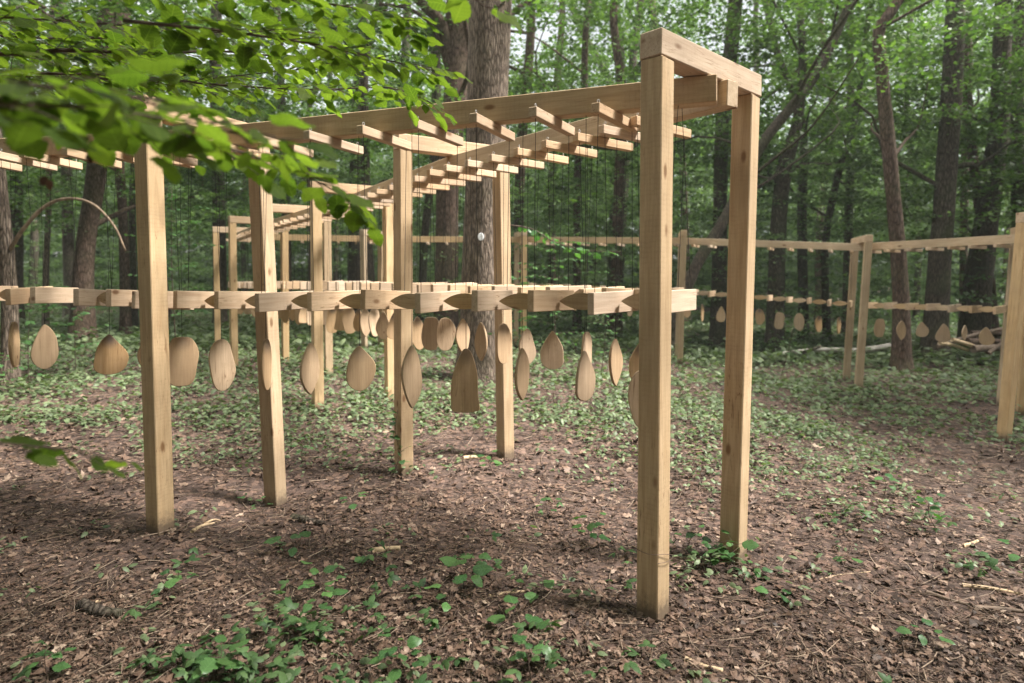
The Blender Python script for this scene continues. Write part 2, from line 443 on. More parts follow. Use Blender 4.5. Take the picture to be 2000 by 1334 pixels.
DEADLEAF = leaf_mat('dead_leaf', (.045, .024, .014), (.08, .042, .024), (1.1, .8, .5), tmix=.2)
LITTER = island_mat('leaf_litter', [(0, (.036, .022, .015)), (.35, (.098, .059, .040)), (.7, (.165, .103, .072)), (.94, (.245, .168, .122)), (1, (.37, .275, .205))], rough=.6, spec=.3)
TWIGS = island_mat('twig_litter', [(0, (.05, .033, .024)), (.6, (.14, .10, .075)), (1, (.36, .27, .2))])

# ------------------------------------------------------------------ ground
def ground_mat():
    m, n, l, out = new_mat('forest_floor')
    tc = N(n, 'TexCoord')
    a = N(n, 'TexNoise', Scale=1.3, Detail=6.0, Roughness=.6); l.new(tc.outputs['Object'], a.inputs['Vector'])
    v = N(n, 'TexVoronoi', Scale=26.0); l.new(tc.outputs['Object'], v.inputs['Vector'])
    f = N(n, 'TexNoise', Scale=42.0, Detail=6.0, Roughness=.75); l.new(tc.outputs['Object'], f.inputs['Vector'])
    ca = ramp(n, [(.3, (.066, .046, .039)), (.52, (.104, .073, .062)), (.75, (.15, .108, .092))]); l.new(a.outputs['Fac'], ca.inputs[0])
    sv_ = N(n, 'SeparateColor'); l.new(v.outputs['Color'], sv_.inputs[0])
    cv = ramp(n, [(0, (.5, .48, .46)), (.6, (1, 1, 1)), (1, (1.9, 1.75, 1.6))]); l.new(sv_.outputs[0], cv.inputs[0])
    mu = N(n, 'MixRGB', blend_type='MULTIPLY'); mu.inputs[0].default_value = 1; l.new(ca.outputs[0], mu.inputs[1]); l.new(cv.outputs[0], mu.inputs[2])
    cf = ramp(n, [(.3, (.45, .43, .42)), (.7, (1.4, 1.35, 1.3))]); l.new(f.outputs['Fac'], cf.inputs[0])
    m2 = N(n, 'MixRGB', blend_type='MULTIPLY'); m2.inputs[0].default_value = .8; l.new(mu.outputs[0], m2.inputs[1]); l.new(cf.outputs[0], m2.inputs[2])
    hh = N(n, 'Math', operation='ADD'); l.new(f.outputs['Fac'], hh.inputs[0]); l.new(sv_.outputs[0], hh.inputs[1])
    bp = N(n, 'Bump', Strength=.8, Distance=.02); l.new(hh.outputs[0], bp.inputs['Height'])
    b = N(n, 'BsdfPrincipled', Roughness=.85); b.inputs['Specular IOR Level'].default_value = .2
    l.new(m2.outputs[0], b.inputs['Base Color']); l.new(bp.outputs[0], b.inputs['Normal']); l.new(b.outputs[0], out.inputs['Surface'])
    return m

gx = np.concatenate([np.linspace(-250, -22, 24)[:-1], np.arange(-22, 22.01, .22), np.linspace(22, 250, 24)[1:]])
gy = np.concatenate([np.linspace(-120, -2, 12)[:-1], np.arange(-2, 26.01, .22), np.linspace(26, 300, 26)[1:]])
XX, YY = np.meshgrid(gx, gy)
ZZ = gz(XX, YY)
nx, ny = len(gx), len(gy)
ii = (np.arange(ny - 1)[:, None] * nx + np.arange(nx - 1)[None, :]).ravel()
gme = mesh_np('ground', np.stack([XX.ravel(), YY.ravel(), ZZ.ravel()], 1), np.stack([ii, ii + 1, ii + nx + 1, ii + nx], 1), ground_mat(), True)
tag(link('ground', gme), 'brown forest floor under leaf litter', kind='structure')

# ------------------------------------------------------------------ timber gates
PW, LH, HT = .115, .122, 2.63            # post width, lintel height, lintel underside above ground

def make_gate(label, posts, spin=0.0):
    """posts: two (x at top, x at foot, depth) in picture pixels and metres."""
    feet, tops = [], []
    for xt, xb, d in posts:
        x0, x1 = hx(xb, d), hx(xt, d)
        feet.append(Vector((x0, d, 0))); tops.append(Vector((x1, d, 0)))
    c = (feet[0] + feet[1]) / 2
    zg = (G(feet[0].x, feet[0].y) + G(feet[1].x, feet[1].y)) / 2
    root = empty('timber_gate', (c.x, c.y, zg))
    tag(root, label, 'gate', 'square timber gates of the walk', 'thing')
    zt = zg + HT
    direc = (tops[1] - tops[0]).normalized()
    for a, b in zip(feet, tops):
        a = Vector((a.x, a.y, G(a.x, a.y) - .12)); b = Vector((b.x, b.y, zt))
        L = (b - a).length
        me = box_mesh(L, PW, PW, .005, 9, .0016, share=False, mat=POSTWOOD)
        link('post', me, None, root, frame(a, b - a, Quaternion((0, 0, 1), R(spin + random.gauss(0, 1.2))) @ direc))
    p0 = Vector((tops[0].x, tops[0].y, zt + LH / 2 + .002)) - direc * (PW / 2 + .003)
    L = (tops[1] - tops[0]).length + PW + .006
    me = box_mesh(L, PW + .005, LH, .005, 3, .001, share=False, mat=WOOD2)
    link('lintel', me, None, root, frame(p0, direc))
    ctop = (tops[0] + tops[1]) / 2
    return dict(root=root, c=Vector((ctop.x, ctop.y, 0)), dir=direc, zt=zt, t0=tops[0], t1=tops[1])

g1 = make_gate('tall timber gate standing closest to the camera at front right', [(1279, 1283, 3.03), (1451, 1440, 3.62)], 2)
gl = make_gate('timber gate at the left whose lintel hides in the leaves', [(294, 306, 3.97), (507, 536, 4.75)], 4)
gm = make_gate('timber gate standing in front of the big rough-barked tree', [(787, 788, 5.2), (977, 989, 5.68)], 7)
gd = make_gate('timber gate next behind the one by the big tree', [(618, 619, 7.75), (758, 762, 8.25)])
gc_ = make_gate('timber gate half hidden behind the second left front post', [(512, 514, 9.9), (639, 641, 10.35)])
gb = make_gate('slim far gate just right of the farthest corner gate', [(455, 455, 11.6), (556, 556, 12.2)])
ga = make_gate('farthest corner gate with its pale lintel at far left', [(423, 424, 14.0), (505, 505, 14.3)])
f1 = make_gate('far gate seen between the two middle gates, lintel sloping down', [(710, 711, 14.6), (744, 744, 15.35)])
f2 = make_gate('far gate just right of the big rough-barked tree', [(1023, 1023, 14.7), (1009, 1008, 15.5)])
f3 = make_gate('far gate showing through the open front gate', [(1334, 1330, 13.1), (1329, 1325, 13.95)])
f4 = make_gate('far gate standing alone right of the front gate', [(1694, 1681, 11.4), (1668, 1657, 12.3)])
f5 = make_gate('timber gate behind the last post at the right picture edge', [(2016, 2003, 9.1), (1981, 1963, 9.9)])
f6 = make_gate('timber gate cut by the right picture edge, nearest on that side', [(1996, 1970, 7.65), (2085, 2070, 8.05)])
gll = make_gate('timber gate beyond the left picture edge', [(-330, -325, 4.75), (-200, -196, 5.45)])

# ------------------------------------------------------------------ paddles and chimes
def paddle_profile(shape, t, k):
    """Half widths (left, right), 0..1, at t = 0 (top) .. 1 (bottom)."""
    e = math.sqrt(max(0.0, 1 - (2 * t - 1) ** 2))
    if shape == 'oval': a = e ** .85
    elif shape == 'egg': a = (max(0, math.sin(math.pi * t ** 1.22))) ** .52 * (.82 + .18 * t)
    elif shape == 'tear': a = (math.sin(math.pi / 2 * (t / .7)) ** .78 if t < .7 else math.sqrt(max(0, 1 - ((t - .7) / .3) ** 2.6)))
    elif shape == 'slab': a = min(1.0, 1.35 * math.sqrt(max(0, t)) * (1 - .28 * t) + .03) * (1 - max(0, (t - .93) / .07) ** 3) ** .5
    elif shape == 'blunt': a = e ** .5
    else: a = max(0.0, math.sin(math.pi * t)) ** .75
    s = .10 * math.sin(5 * t + k) * e
    return max(a + s, 0), max(a - s * .8 + .06 * math.sin(9 * t + 2 * k) * e, 0)

_pads = {}
def paddle_mesh(shape, h, wd, k):
    key = (shape, round(h, 3), round(wd, 3), round(k, 2))
    if key in _pads: return _pads[key]
    nseg, th = 18, .0095
    ts = [0.5 - 0.5 * math.cos(math.pi * i / nseg) for i in range(nseg + 1)]
    out = []
    hole = .032
    for t in ts: out.append((-paddle_profile(shape, t, k)[0] * wd / 2, hole - t * h))
    for t in reversed(ts): out.append((paddle_profile(shape, t, k)[1] * wd / 2, hole - t * h))
    pts = [out[0]]
    for p in out[1:]:
        if math.hypot(p[0] - pts[-1][0], p[1] - pts[-1][1]) > .002: pts.append(p)
    if math.hypot(pts[0][0] - pts[-1][0], pts[0][1] - pts[-1][1]) <= .002: pts.pop()
    bm = bmesh.new()
    vs_ = [bm.verts.new((p[1], p[0], -th)) for p in pts]     # local X runs down-grain (up the paddle)
    f = bm.faces.new(vs_)
    r = bmesh.ops.extrude_face_region(bm, geom=[f])
    for v in [g for g in r['geom'] if isinstance(g, bmesh.types.BMVert)]: v.co.z += 2 * th
    bmesh.ops.recalc_face_normals(bm, faces=bm.faces)
    es = [e for e in bm.edges if e.calc_face_angle(0) > 1.2]
    bmesh.ops.bevel(bm, geom=es, offset=.003, segments=1, affect='EDGES')
    bmesh.ops.triangulate(bm, faces=[f_ for f_ in bm.faces if len(f_.verts) > 4])
    me = bpy.data.meshes.new('paddle'); bm.to_mesh(me); bm.free()
    me.materials.append(PADDLE)
    _pads[key] = me
    return me

_str = {}
def striker_mesh(L):
    L = round(L, 2)
    if L in _str: return _str[L]
    bm = bmesh.new(); n = 12; h, th = .046, .017
    up = [(-L / 2 + L * i / n, h * (1 - (2 * i / n - 1) ** 2)) for i in range(n + 1)]
    pts = up + [(x, -z) for x, z in reversed(up[1:-1])]
    f = bm.faces.new([bm.verts.new((x, -th, z)) for x, z in pts])
    r = bmesh.ops.extrude_face_region(bm, geom=[f])
    for v in [g for g in r['geom'] if isinstance(g, bmesh.types.BMVert)]: v.co.y += 2 * th
    bmesh.ops.recalc_face_normals(bm, faces=bm.faces)
    bmesh.ops.triangulate(bm, faces=[f_ for f_ in bm.faces if len(f_.verts) > 4])
    me = bpy.data.meshes.new('striker'); bm.to_mesh(me); bm.free(); me.materials.append(WOOD)
    _str[L] = me
    return me

def cord_mesh(p, q, r=.0016):
    v, f = tube_arrays([p, (Vector(p) + Vector(q)) / 2, q], [r] * 3, 4)
    return mesh_np('cord', v, f, CORD, True)

_eye = None
def eye_mesh():
    global _eye
    if _eye: return _eye
    pts = [(0, 0, -.01), (0, 0, .02)] + [(.008 * math.sin(a), 0, .028 - .008 * math.cos(a)) for a in np.linspace(.3, 6, 7)]
    v, f = tube_arrays(pts, [.0016] * len(pts), 5)
    _eye = mesh_np('screw_eye', v, f, STEEL, True)
    return _eye

SHAPES = ['oval', 'egg', 'tear', 'slab', 'blunt', 'spoon']
WORDS = {'oval': 'long oval', 'egg': 'egg-shaped', 'tear': 'teardrop', 'slab': 'round-topped', 'blunt': 'blunt rounded', 'spoon': 'pointed leaf-shaped'}
BARW, BARL, BARH, RAILZ = .040, .43, .114, 1.50

def row_line(A, B, px_x):
    """Parameter along plan line A-B that picture column px_x looks at."""
    d = B - A
    k = hx(px_x, 1.0)
    return (k * A.y - A.x) / (d.x - k * d.y)

def make_bay(A, B, ztA, ztB, sails, row, start, labelbeam, twist=0.0, hang=True, ext0=.0, ext1=.0, eyes=True, bars=None, beamw=.095, skip=-1):
    """One overhead beam from A to B with its battens, chime boards and paddles.
    sails: list of (t, top z, height, width, shape, yaw) along the bay."""
    d = B - A; L = d.length; u = d.normalized()
    p = Vector((u.y, -u.x, 0))
    if p.y > 0: p = -p                              # p points to the camera side
    def at(t):
        q = A + d * t
        return Vector((q.x, q.y, ztA + (ztB - ztA) * t))
    a, b = at(-ext0 / L), at(1 + ext1 / L)
    root = empty('overhead_beam', ((A.x + B.x) / 2, (A.y + B.y) / 2, (ztA + ztB) / 2 - .15))
    tag(root, labelbeam, 'beam', 'overhead beams of the chime walk', 'thing')
    bh = .134
    me = box_mesh((b - a).length, beamw, bh, .004, 5, .001, share=False, mat=WOOD)
    link('timber', me, None, root, frame(a - Vector((0, 0, bh / 2 + .001)), b - a))
    if bars is None:
        ts = [s[0] for s in sails]
        bars = [(x + y) / 2 for x, y in zip(ts[:-1], ts[1:])]
        if ts:
            st = (ts[-1] - ts[0]) / max(1, len(ts) - 1)
            bars = [ts[0] - st / 2] + bars + [ts[-1] + st / 2]
    bl, bw_, bt = .50, .046, .05
    bmesh_ = box_mesh(bl, bw_, bt, .003, 1, 0, True, WOOD2)
    barm = box_mesh(BARL, BARW, BARH, .003, 1, 0, True, WOOD2)
    n = start
    for i, t in enumerate(bars):
        c = at(t)
        zb = c.z - bh - bt / 2 - .003
        j = random.uniform(-.02, .02)
        pd = (p + u * random.uniform(-.03, .03)).normalized()
        pd = Quaternion((0, 0, 1), .6 * (twist[min(i, len(twist) - 1)] if isinstance(twist, list) else twist)) @ pd
        bc = Vector((c.x, c.y, zb)) + p * j
        ends = [bc - pd * (bl / 2), bc + pd * (bl / 2)]
        hooks = [bc + pd * s * (bl / 2 - .035) for s in (-1, 1)]
        if i == skip: hooks = [Vector((c.x, c.y, c.z - bh + .01)) + pd * s * .03 for s in (-1, 1)]
        else:
            bo = link('batten', bmesh_, None, root, frame(ends[0], pd)); parent_inv[bo.name] = frame(ends[0], pd).inverted()
        if eyes and i != skip:
            for h in hooks:
                link('screw_eye', eye_mesh(), None, bo, Matrix.Translation((h.x, h.y, h.z + bt / 2 - .012)) @ Matrix.Rotation(random.uniform(0, 3), 4, 'Z'))
        if hang:
            zr = c.z - HT + RAILZ + random.uniform(-.006, .006)
            tw = Quaternion((0, 0, 1), (twist[min(i, len(twist) - 1)] if isinstance(twist, list) else twist) + random.gauss(0, R(3)))
            bd = (Quaternion((0, 0, 1), .4 * (twist[min(i, len(twist) - 1)] if isinstance(twist, list) else twist) + random.gauss(0, R(2.5)))) @ pd
            cc = Vector((bc.x, bc.y, zr))
            n += 1
            rt = empty('chime_board', (cc.x, cc.y, zr))
            tag(rt, f'hanging wooden chime board, {ordinal(n)} from the {row}', 'chime board', 'hanging chime boards', 'thing')
            tilt = random.gauss(0, .006)
            e0 = cc - bd * (BARL / 2) + Vector((0, 0, -tilt)); e1 = cc + bd * (BARL / 2) + Vector((0, 0, tilt))
            link('board', barm, None, rt, frame(e0, e1 - e0))
            for s, h in zip((-1, 1), hooks):
                q = cc + bd * s * (BARL / 2 - .035) + Vector((0, 0, BARH / 2 - .012 + s * tilt))
                link('cord', cord_mesh(h + Vector((0, 0, -.01)), q), None, rt, Matrix())
    spacing = (bars[1] - bars[0]) * L if len(bars) > 1 else .35
    for i, s in enumerate(sails):
        t, ztop, h, wd, shape, yaw = s
        c = at(t)
        gzr = c.z - HT
        zr = gzr + RAILZ - .002
        gap = spacing
        near = sorted(bars, key=lambda q: abs(q - t))[:2]
        if len(near) == 2: gap = abs(near[0] - near[1]) * L
        m_ = (near[0] + near[1]) / 2 if len(near) == 2 else t
        off = max(-.012, min(.012, (m_ - t) * L))
        start_i = i + 1
        rt = empty('wind_paddle', (c.x, c.y, gzr + ztop - h))
        tag(rt, f'{WORDS[shape]} wooden paddle on a cord, {ordinal(start_i + start)} from the {row}', 'paddle', 'hanging wooden wind paddles', 'thing')
        sc = Vector((c.x, c.y, zr)) + u * off
        link('striker', striker_mesh(max(.18, min(.34, gap - BARW - .035))), None, rt, frame(sc, (Quaternion((0, 0, 1), random.gauss(0, R(2.5))) @ u)))
        hole = Vector((c.x, c.y, gzr + ztop - .032)) + Vector((random.gauss(0, .004), random.gauss(0, .004), 0))
        k = (hash((shape, round(h, 3))) % 7) * .9 if False else (i * 1.7 + start) % 6.28
        vd = Vector((c.x, c.y, 0)).normalized()                 # view direction in plan
        nrm = Quaternion((0, 0, 1), yaw) @ vd
        lean = random.gauss(0, .02)
        side = Vector((-nrm.y, nrm.x, 0))
        up = (Vector((0, 0, 1)) + side * lean).normalized()
        link('paddle', paddle_mesh(shape, h, wd, k), None, rt, frame(hole, up, nrm))
        link('cord', cord_mesh((c.x, c.y, c.z - bh + .004), hole + Vector((0, 0, .004))), None, rt, Matrix())
    return n

def from_px(A, B, lst):
    return [(row_line(A, B, x), zt, h, wd, sh, R(yw)) for x, zt, h, wd, sh, yw in lst]

def even(A, B, n, t0, t1, seed):
    r = random.Random(seed); out = []
    for i in range(n):
        t = t0 + (t1 - t0) * i / (n - 1)
        out.append((t, r.uniform(1.20, 1.27), r.uniform(.28, .36), r.uniform(.15, .18), r.choice(SHAPES), r.uniform(-1.1, 1.1)))
    return out

# near row: front gate -> left gate
A = g1['t0'].lerp(g1['t1'], .43); A.z = 0; B = gl['t0'].lerp(gl['t1'], .40)
near = from_px(A, B, [
    (1258, 1.14, .32, .15, 'oval', 10), (1142, 1.23, .275, .15, 'tear', 48), (1020, 1.235, .295, .14, 'spoon', 58),
    (910, 1.225, .372, .170, 'slab', 5), (805, 1.235, .375, .155, 'spoon', 42), (702, 1.225, .276, .195, 'egg', 12),
    (607, 1.235, .325, .165, 'spoon', 48), (516, 1.255, .335, .12, 'oval', 62), (430, 1.245, .345, .160, 'oval', 18), (355, 1.255, .335, .19, 'blunt', 10)])
n1 = make_bay(A, B, g1['zt'], gl['zt'], near, 'front gate on the near row', 0, 'long overhead beam from the front gate to the left gate', twist=[R(-24), R(-24), R(-17), R(-12), R(-9)], ext0=.085, ext1=.02, skip=0)
A, B = gl['t0'].lerp(gl['t1'], .40), gll['c'].copy()
left = from_px(A, B, [(262, 1.26, .25, .17, 'egg', 15), (212, 1.245, .285, .21, 'tear', 8), (150, 1.27, .26, .15, 'oval', 80), (84, 1.29, .325, .180, 'egg', 10), (26, 1.30, .34, .13, 'oval', 66), (-50, 1.25, .3, .16, 'egg', 20)])
left = [left[1], left[3], left[4], left[5]]
lt = left[0][0]; st = .37 / (B - A).length
left = [(lt - st * .95, 1.25, .26, .18, 'egg', R(12))] + left
make_bay(A, B, gl['zt'], gll['zt'], left, 'left gate on the left row', 0, 'overhead beam running left out of the picture from the left gate', twist=R(14), ext0=-.02, ext1=.0,
         bars=[lt - st * 1.5, lt - st * .45, (left[1][0] + left[2][0]) / 2 - st * .5, (left[1][0] + left[2][0]) / 2 + st * .5, (left[2][0] + left[3][0]) / 2, (left[3][0] + left[4][0]) / 2, left[4][0] + st * .5])

# diagonal row: front gate -> far corner
A = g1['t0'].lerp(g1['t1'], .62); A.z = 0; B = gm['c'].copy()
diag = from_px(A, B, [
    (1255, 1.24, .29, .16, 'egg', 20), (1202, 1.24, .295, .14, 'spoon', 58), (1145, 1.265, .28, .14, 'oval', 66), (1080, 1.25, .27, .162, 'tear', 4),
    (1030, 1.245, .265, .165, 'egg', 40), (983, 1.265, .31, .150, 'oval', 42), (940, 1.255, .31, .15, 'spoon', -50), (905, 1.27, .3, .15, 'spoon', 40)])
n2 = make_bay(A, B, g1['zt'], gm['zt'], diag, 'front gate on the diagonal row', 0, 'overhead beam receding from the front gate to the gate by the tree', twist=R(4), ext0=.10)
A, B = gm['c'].copy(), gd['c'].copy()
L_ = (B - A).length
sh2 = [('oval', 8), ('blunt', -12), ('egg', 20), ('spoon', 65), ('tear', 10), ('egg', -15), ('oval', 40), ('spoon', 30), ('tear', -48)]
s2 = [(.06 + .88 * i / 8, 1.26 - .012 * (i % 3), .29 + .018 * (i % 4), .165, a, R(b)) for i, (a, b) in enumerate(sh2)]
n3 = make_bay(A, B, gm['zt'], gd['zt'], s2, 'front gate on the diagonal row', n2, 'overhead beam between the gate by the tree and the next gate', twist=R(4))
A, B = gd['c'].copy(), gc_['c'].copy()
n4 = make_bay(A, B, gd['zt'], gc_['zt'], even(A, B, 8, .06, .94, 3), 'front gate on the diagonal row', n3, 'third overhead beam of the receding diagonal row', twist=R(3), eyes=False)
A, B = gc_['c'].copy(), gb['c'].copy()
n5 = make_bay(A, B, gc_['zt'], gb['zt'], even(A, B, 6, .07, .93, 4), 'front gate on the diagonal row', n4, 'fourth overhead beam of the receding diagonal row', eyes=False)
A, B = gb['c'].copy(), ga['c'].copy()
n6 = make_bay(A, B, gb['zt'], ga['zt'], even(A, B, 7, .06, .9, 5), 'front gate on the diagonal row', n5, 'last overhead beam of the diagonal row, ending at the corner gate', eyes=False, ext1=-.05)
# far row
A, B = ga['c'] + Vector((.12, .14, 0)), f1['c'].copy()
m1 = make_bay(A, B, ga['zt'], f1['zt'], even(A, B, 7, .08, .94, 6), 'corner gate on the far row', 0, 'first overhead beam of the far row, from the corner gate', eyes=False)
A, B = f1['c'].copy(), f2['c'].copy()
m2 = make_bay(A, B, f1['zt'], f2['zt'], even(A, B, 8, .06, .94, 8), 'corner gate on the far row', m1, 'second overhead beam of the far row, passing behind the big tree', eyes=False)
A, B = f2['c'].copy(), f3['c'].copy()
fa = from_px(A, B, [(1055, 1.24, .27, .155, 'egg', 10), (1091, 1.24, .32, .15, 'oval', 66), (1124, 1.24, .27, .15, 'egg', 40), (1160, 1.26, .31, .16, 'blunt', 10),
                    (1194, 1.23, .27, .16, 'egg', 35), (1230, 1.25, .34, .15, 'oval', 30), (1268, 1.25, .3, .16, 'tear', 10), (1302, 1.25, .3, .16, 'oval', 10)])
m3 = make_bay(A, B, f2['zt'], f3['zt'], fa, 'corner gate on the far row', m2, 'third overhead beam of the far row, left of the front gate', eyes=False)
A, B = f3['c'].copy(), f4['c'].copy()
fb = from_px(A, B, [(1342, 1.25, .30, .16, 'egg', 20), (1373, 1.27, .36, .16, 'oval', 72), (1409, 1.26, .33, .18, 'tear', 15), (1447, 1.26, .3, .17, 'egg', 10), (1485, 1.27, .32, .175, 'oval', 5),
                    (1524, 1.235, .33, .18, 'blunt', 10), (1562, 1.25, .34, .185, 'oval', 10), (1601, 1.23, .31, .16, 'oval', 45), (1641, 1.24, .31, .16, 'oval', 70)])
m4 = make_bay(A, B, f3['zt'], f4['zt'], fb, 'corner gate on the far row', m3, 'fourth overhead beam of the far row, behind the front gate', eyes=False)
A, B = f4['c'].copy(), f5['c'].copy()
fc = from_px(A, B, [(1721, 1.26, .33, .17, 'blunt', 8), (1763, 1.25, .34, .17, 'spoon', 35), (1804, 1.25, .26, .185, 'tear', 5), (1845, 1.24, .31, .205, 'tear', 5),
                    (1887, 1.235, .25, .15, 'spoon', 66), (1930, 1.22, .28, .2, 'tear', 15)])
m5 = make_bay(A, B, f4['zt'], f5['zt'], fc, 'corner gate on the far row', m4, 'last overhead beam of the far row, ending at the right edge', twist=R(10), eyes=False)

# dry bindweed stem looped round the front post
p0 = px(1246, 1082, 2.99)
c0 = Vector((hx(1282.5, 3.03), 3.03, 0))
zz = px(1282, 1082, 2.97).z
loop = []
hw = PW * .74
gd_ = g1['dir']; gp = Vector((gd_.y, -gd_.x, 0))
for i, (s, q, dz) in enumerate([(.56, .5, .0), (-.1, .56, .004), (-.56, .54, .008), (-.57, -.1, .0), (-.57, -.56, .012), (-.2, -.57, .002), (.56, -.57, -.03), (.2, -.58, -.045), (-.55, -.58, -.03)]):
    q3 = c0 + gd_ * (s * PW * 1.06) - gp * (q * PW * 1.06); loop.append(Vector((q3.x, q3.y, zz + dz)))
v, f = tube_arrays(smooth_path(loop, 40), [.0016] * 40, 5)
tag(link('dry_vine', mesh_np('dry_vine', v, f, STICK, True)), 'thin dry plant stem looped round the front post near its foot', 'vine', kind='thing')

# ------------------------------------------------------------------ foliage builders
def kite_leaves(c, nrm, ax, size, fold=.18, wid=.62):
    """n folded kite leaves: centre c, normal nrm, long axis ax (n x 3), size (n)."""
    n = len(c)
    ax = ax - nrm * (ax * nrm).sum(1, keepdims=True); ax /= np.linalg.norm(ax, axis=1, keepdims=True) + 1e-9
    sd = np.cross(nrm, ax)
    s = size[:, None]
    base = c - ax * s * .5; tip = c + ax * s * .5 - nrm * s * fold * .8
    le = c - ax * s * .06 + sd * s * wid * .5 - nrm * s * fold; ri = c - ax * s * .06 - sd * s * wid * .5 - nrm * s * fold
    v = np.stack([base, le, tip, ri], 1).reshape(-1, 3)
    i = np.arange(n) * 4
    return v, np.stack([i, i + 1, i + 2, i + 3], 1)

def rand_normals(n, r, spread):
    a = r.normal(0, spread, (n, 2)); nn = np.concatenate([a, np.ones((n, 1))], 1)
    return nn / np.linalg.norm(nn, axis=1, keepdims=True)

def rand_dirs(n, r):
    a = r.uniform(0, 2 * math.pi, n); return np.stack([np.cos(a), np.sin(a), r.normal(0, .2, n)], 1)

def clumps_to_leaves(centres, radii, flat, per, size, r, spread=.55):
    """Flattened leaf layers round each clump centre."""
    k = len(centres)
    c = np.repeat(centres, per, 0); rr = np.repeat(radii, per)
    d = r.normal(0, 1, (k * per, 3)); d /= np.linalg.norm(d, axis=1, keepdims=True)
    d *= (r.uniform(0, 1, (k * per, 1)) ** .45) * rr[:, None]
    d[:, 2] *= flat
    d[:, 2] -= .12 * np.hypot(d[:, 0], d[:, 1])          # outer sprays droop
    s = size * r.uniform(.65, 1.35, k * per)
    return c + d, rand_normals(k * per, r, spread), rand_dirs(k * per, r), s

def crown_mesh(seed, rad, z0, z1, n, per, size):
    """Loose crown round the local Z axis: layered clumps, open gaps."""
    r = np.random.default_rng(seed)
    cs = []
    arms = [(r.uniform(0, 6.28), r.uniform(z0, z1)) for _ in range(22)]
    while len(cs) < n:
        a, zc = arms[r.integers(len(arms))]
        rr = rad * r.uniform(.12, 1.0) * (1 - .45 * max(0, (zc - z0) / (z1 - z0) - .5))
        aa = a + r.normal(0, .22)
        cs.append((rr * math.cos(aa), rr * math.sin(aa), zc + .28 * rr + r.normal(0, .28)))
    cs = np.array(cs)
    c, nn, dd, s = clumps_to_leaves(cs, r.uniform(.35, .95, n), .26, per, size, r)
    v, f = kite_leaves(c, nn, dd, s)
    return mesh_np('crown', v, f, LEAF_TREE)

CROWNS = [crown_mesh(100 + i, 3.0 + .3 * (i % 3), 2.8 + .5 * (i % 4), 12.5, 120, 42, .125) for i in range(6)]
SMALLC = [crown_mesh(200 + i, 1.6, 1.2, 5.5, 70, 42, .10) for i in range(3)]

# ------------------------------------------------------------------ trees
def make_tree(label, path, d, widths, mat, crown=0, limbs=3, sides=12, top=13.5, seed=1, rough=.06, group=None, crown_scale=1.0, lean_d=0.0, crown_dz=0.0, cat='tree'):
    """path: picture points from the foot upwards; widths in pixels at those points."""
    r = random.Random(seed)
    pts, rad = [], []
    for i, ((x, y), wpx) in enumerate(zip(path, widths)):
        dd = d + lean_d * i / max(1, len(path) - 1)
        p = px(x, y, dd)
        if i == 0: p.z = G(p.x, p.y) - .15
        pts.append(p); rad.append(wpx * dd / F / 2)
    if top:
        u = (pts[-1] - pts[-2]).normalized(); u = (u + Vector((0, 0, 1.2))).normalized()
        while pts[-1].z < top:
            pts.append(pts[-1] + u * 2.0 + Vector((r.gauss(0, .14), r.gauss(0, .14), 0))); rad.append(max(.03, rad[-1] * .86))
    m = max(10, len(pts) * 4)
    sp = smooth_path(pts, m)
    sr = np.interp(np.linspace(0, len(rad) - 1, m), range(len(rad)), rad)
    sr = [q * (1 + .45 * math.exp(-((sp[i].z - sp[0].z) / .35))) for i, q in enumerate(sr)]
    base = sp[0] + Vector((0, 0, .15))
    root = empty('tree', base)
    tag(root, label, cat, group, 'thing')
    tube('trunk', sp, sr, mat, root, sides, rough, seed)
    for k in range(limbs + 2 if limbs else 0):
        i0 = int(m * r.uniform(.22, .7)); q = sp[i0]
        a = r.uniform(0, 6.28); ln = r.uniform(1.4, 4.2)
        dirv = Vector((math.cos(a), math.sin(a), r.uniform(.25, .9)))
        lp = [q, q + dirv * ln * .4 + Vector((0, 0, -.05)), q + dirv * ln * .75 + Vector((r.gauss(0, .35), r.gauss(0, .35), r.gauss(.1, .3))), q + dirv * ln + Vector((r.gauss(0, .3), r.gauss(0, .3), .5))]
        r0 = sr[i0] * r.uniform(.25, .45)
        tube('limb', smooth_path(lp, 9), list(np.linspace(r0, r0 * .25, 9)), mat, root, 6, .05, seed + k)
    if crown is not None:
        me = (CROWNS[crown % 6] if crown < 100 else SMALLC[crown % 3])
        # crown follows the trunk: its foot sits where the trunk reaches the crown's start
        tp = sp[int(m * .45)]
        mw = Matrix.Translation((tp.x, tp.y, base.z + crown_dz)) @ Matrix.Rotation(r.uniform(0, 6.28), 4, 'Z') @ Matrix.Scale(crown_scale, 4)
        link('crown', me, None, root, mw)
    return root, sp, sr

WD = 'trees of the wood behind the walk'
T_big, sp_big, sr_big = make_tree('thick straight tree with deeply furrowed bark behind the middle gate', [(934, 735), (936, 620), (943, 400), (951, 200), (957, 20), (960, -150)], 10.6, [84, 72, 70, 78, 82, 80], BARK, 0, 0, 28, 14, 11, .045, WD, crown_dz=3.0)
T2, sp2, sr2 = make_tree('smoother brown forked tree just left of the furrowed one', [(872, 640), (873, 480), (876, 330), (890, 180), (893, 60), (897, -120)], 16.5, [48, 44, 44, 46, 48, 38], BARK_RED, 1, 1, 16, 15, 12, .05, WD, crown_dz=3.5)
lp = [px(888, 190, 16.5), px(868, 60, 16.3), px(828, 10, 16.1), px(770, -40, 15.9)]
tube('limb', smooth_path(lp, 12), list(np.linspace(.17, .09, 12)), BARK_RED, T2, 8, .05, 4)
lp = [px(882, 165, 16.5), px(850, 60, 16.2), px(800, 18, 16.0), px(740, 8, 15.9)]
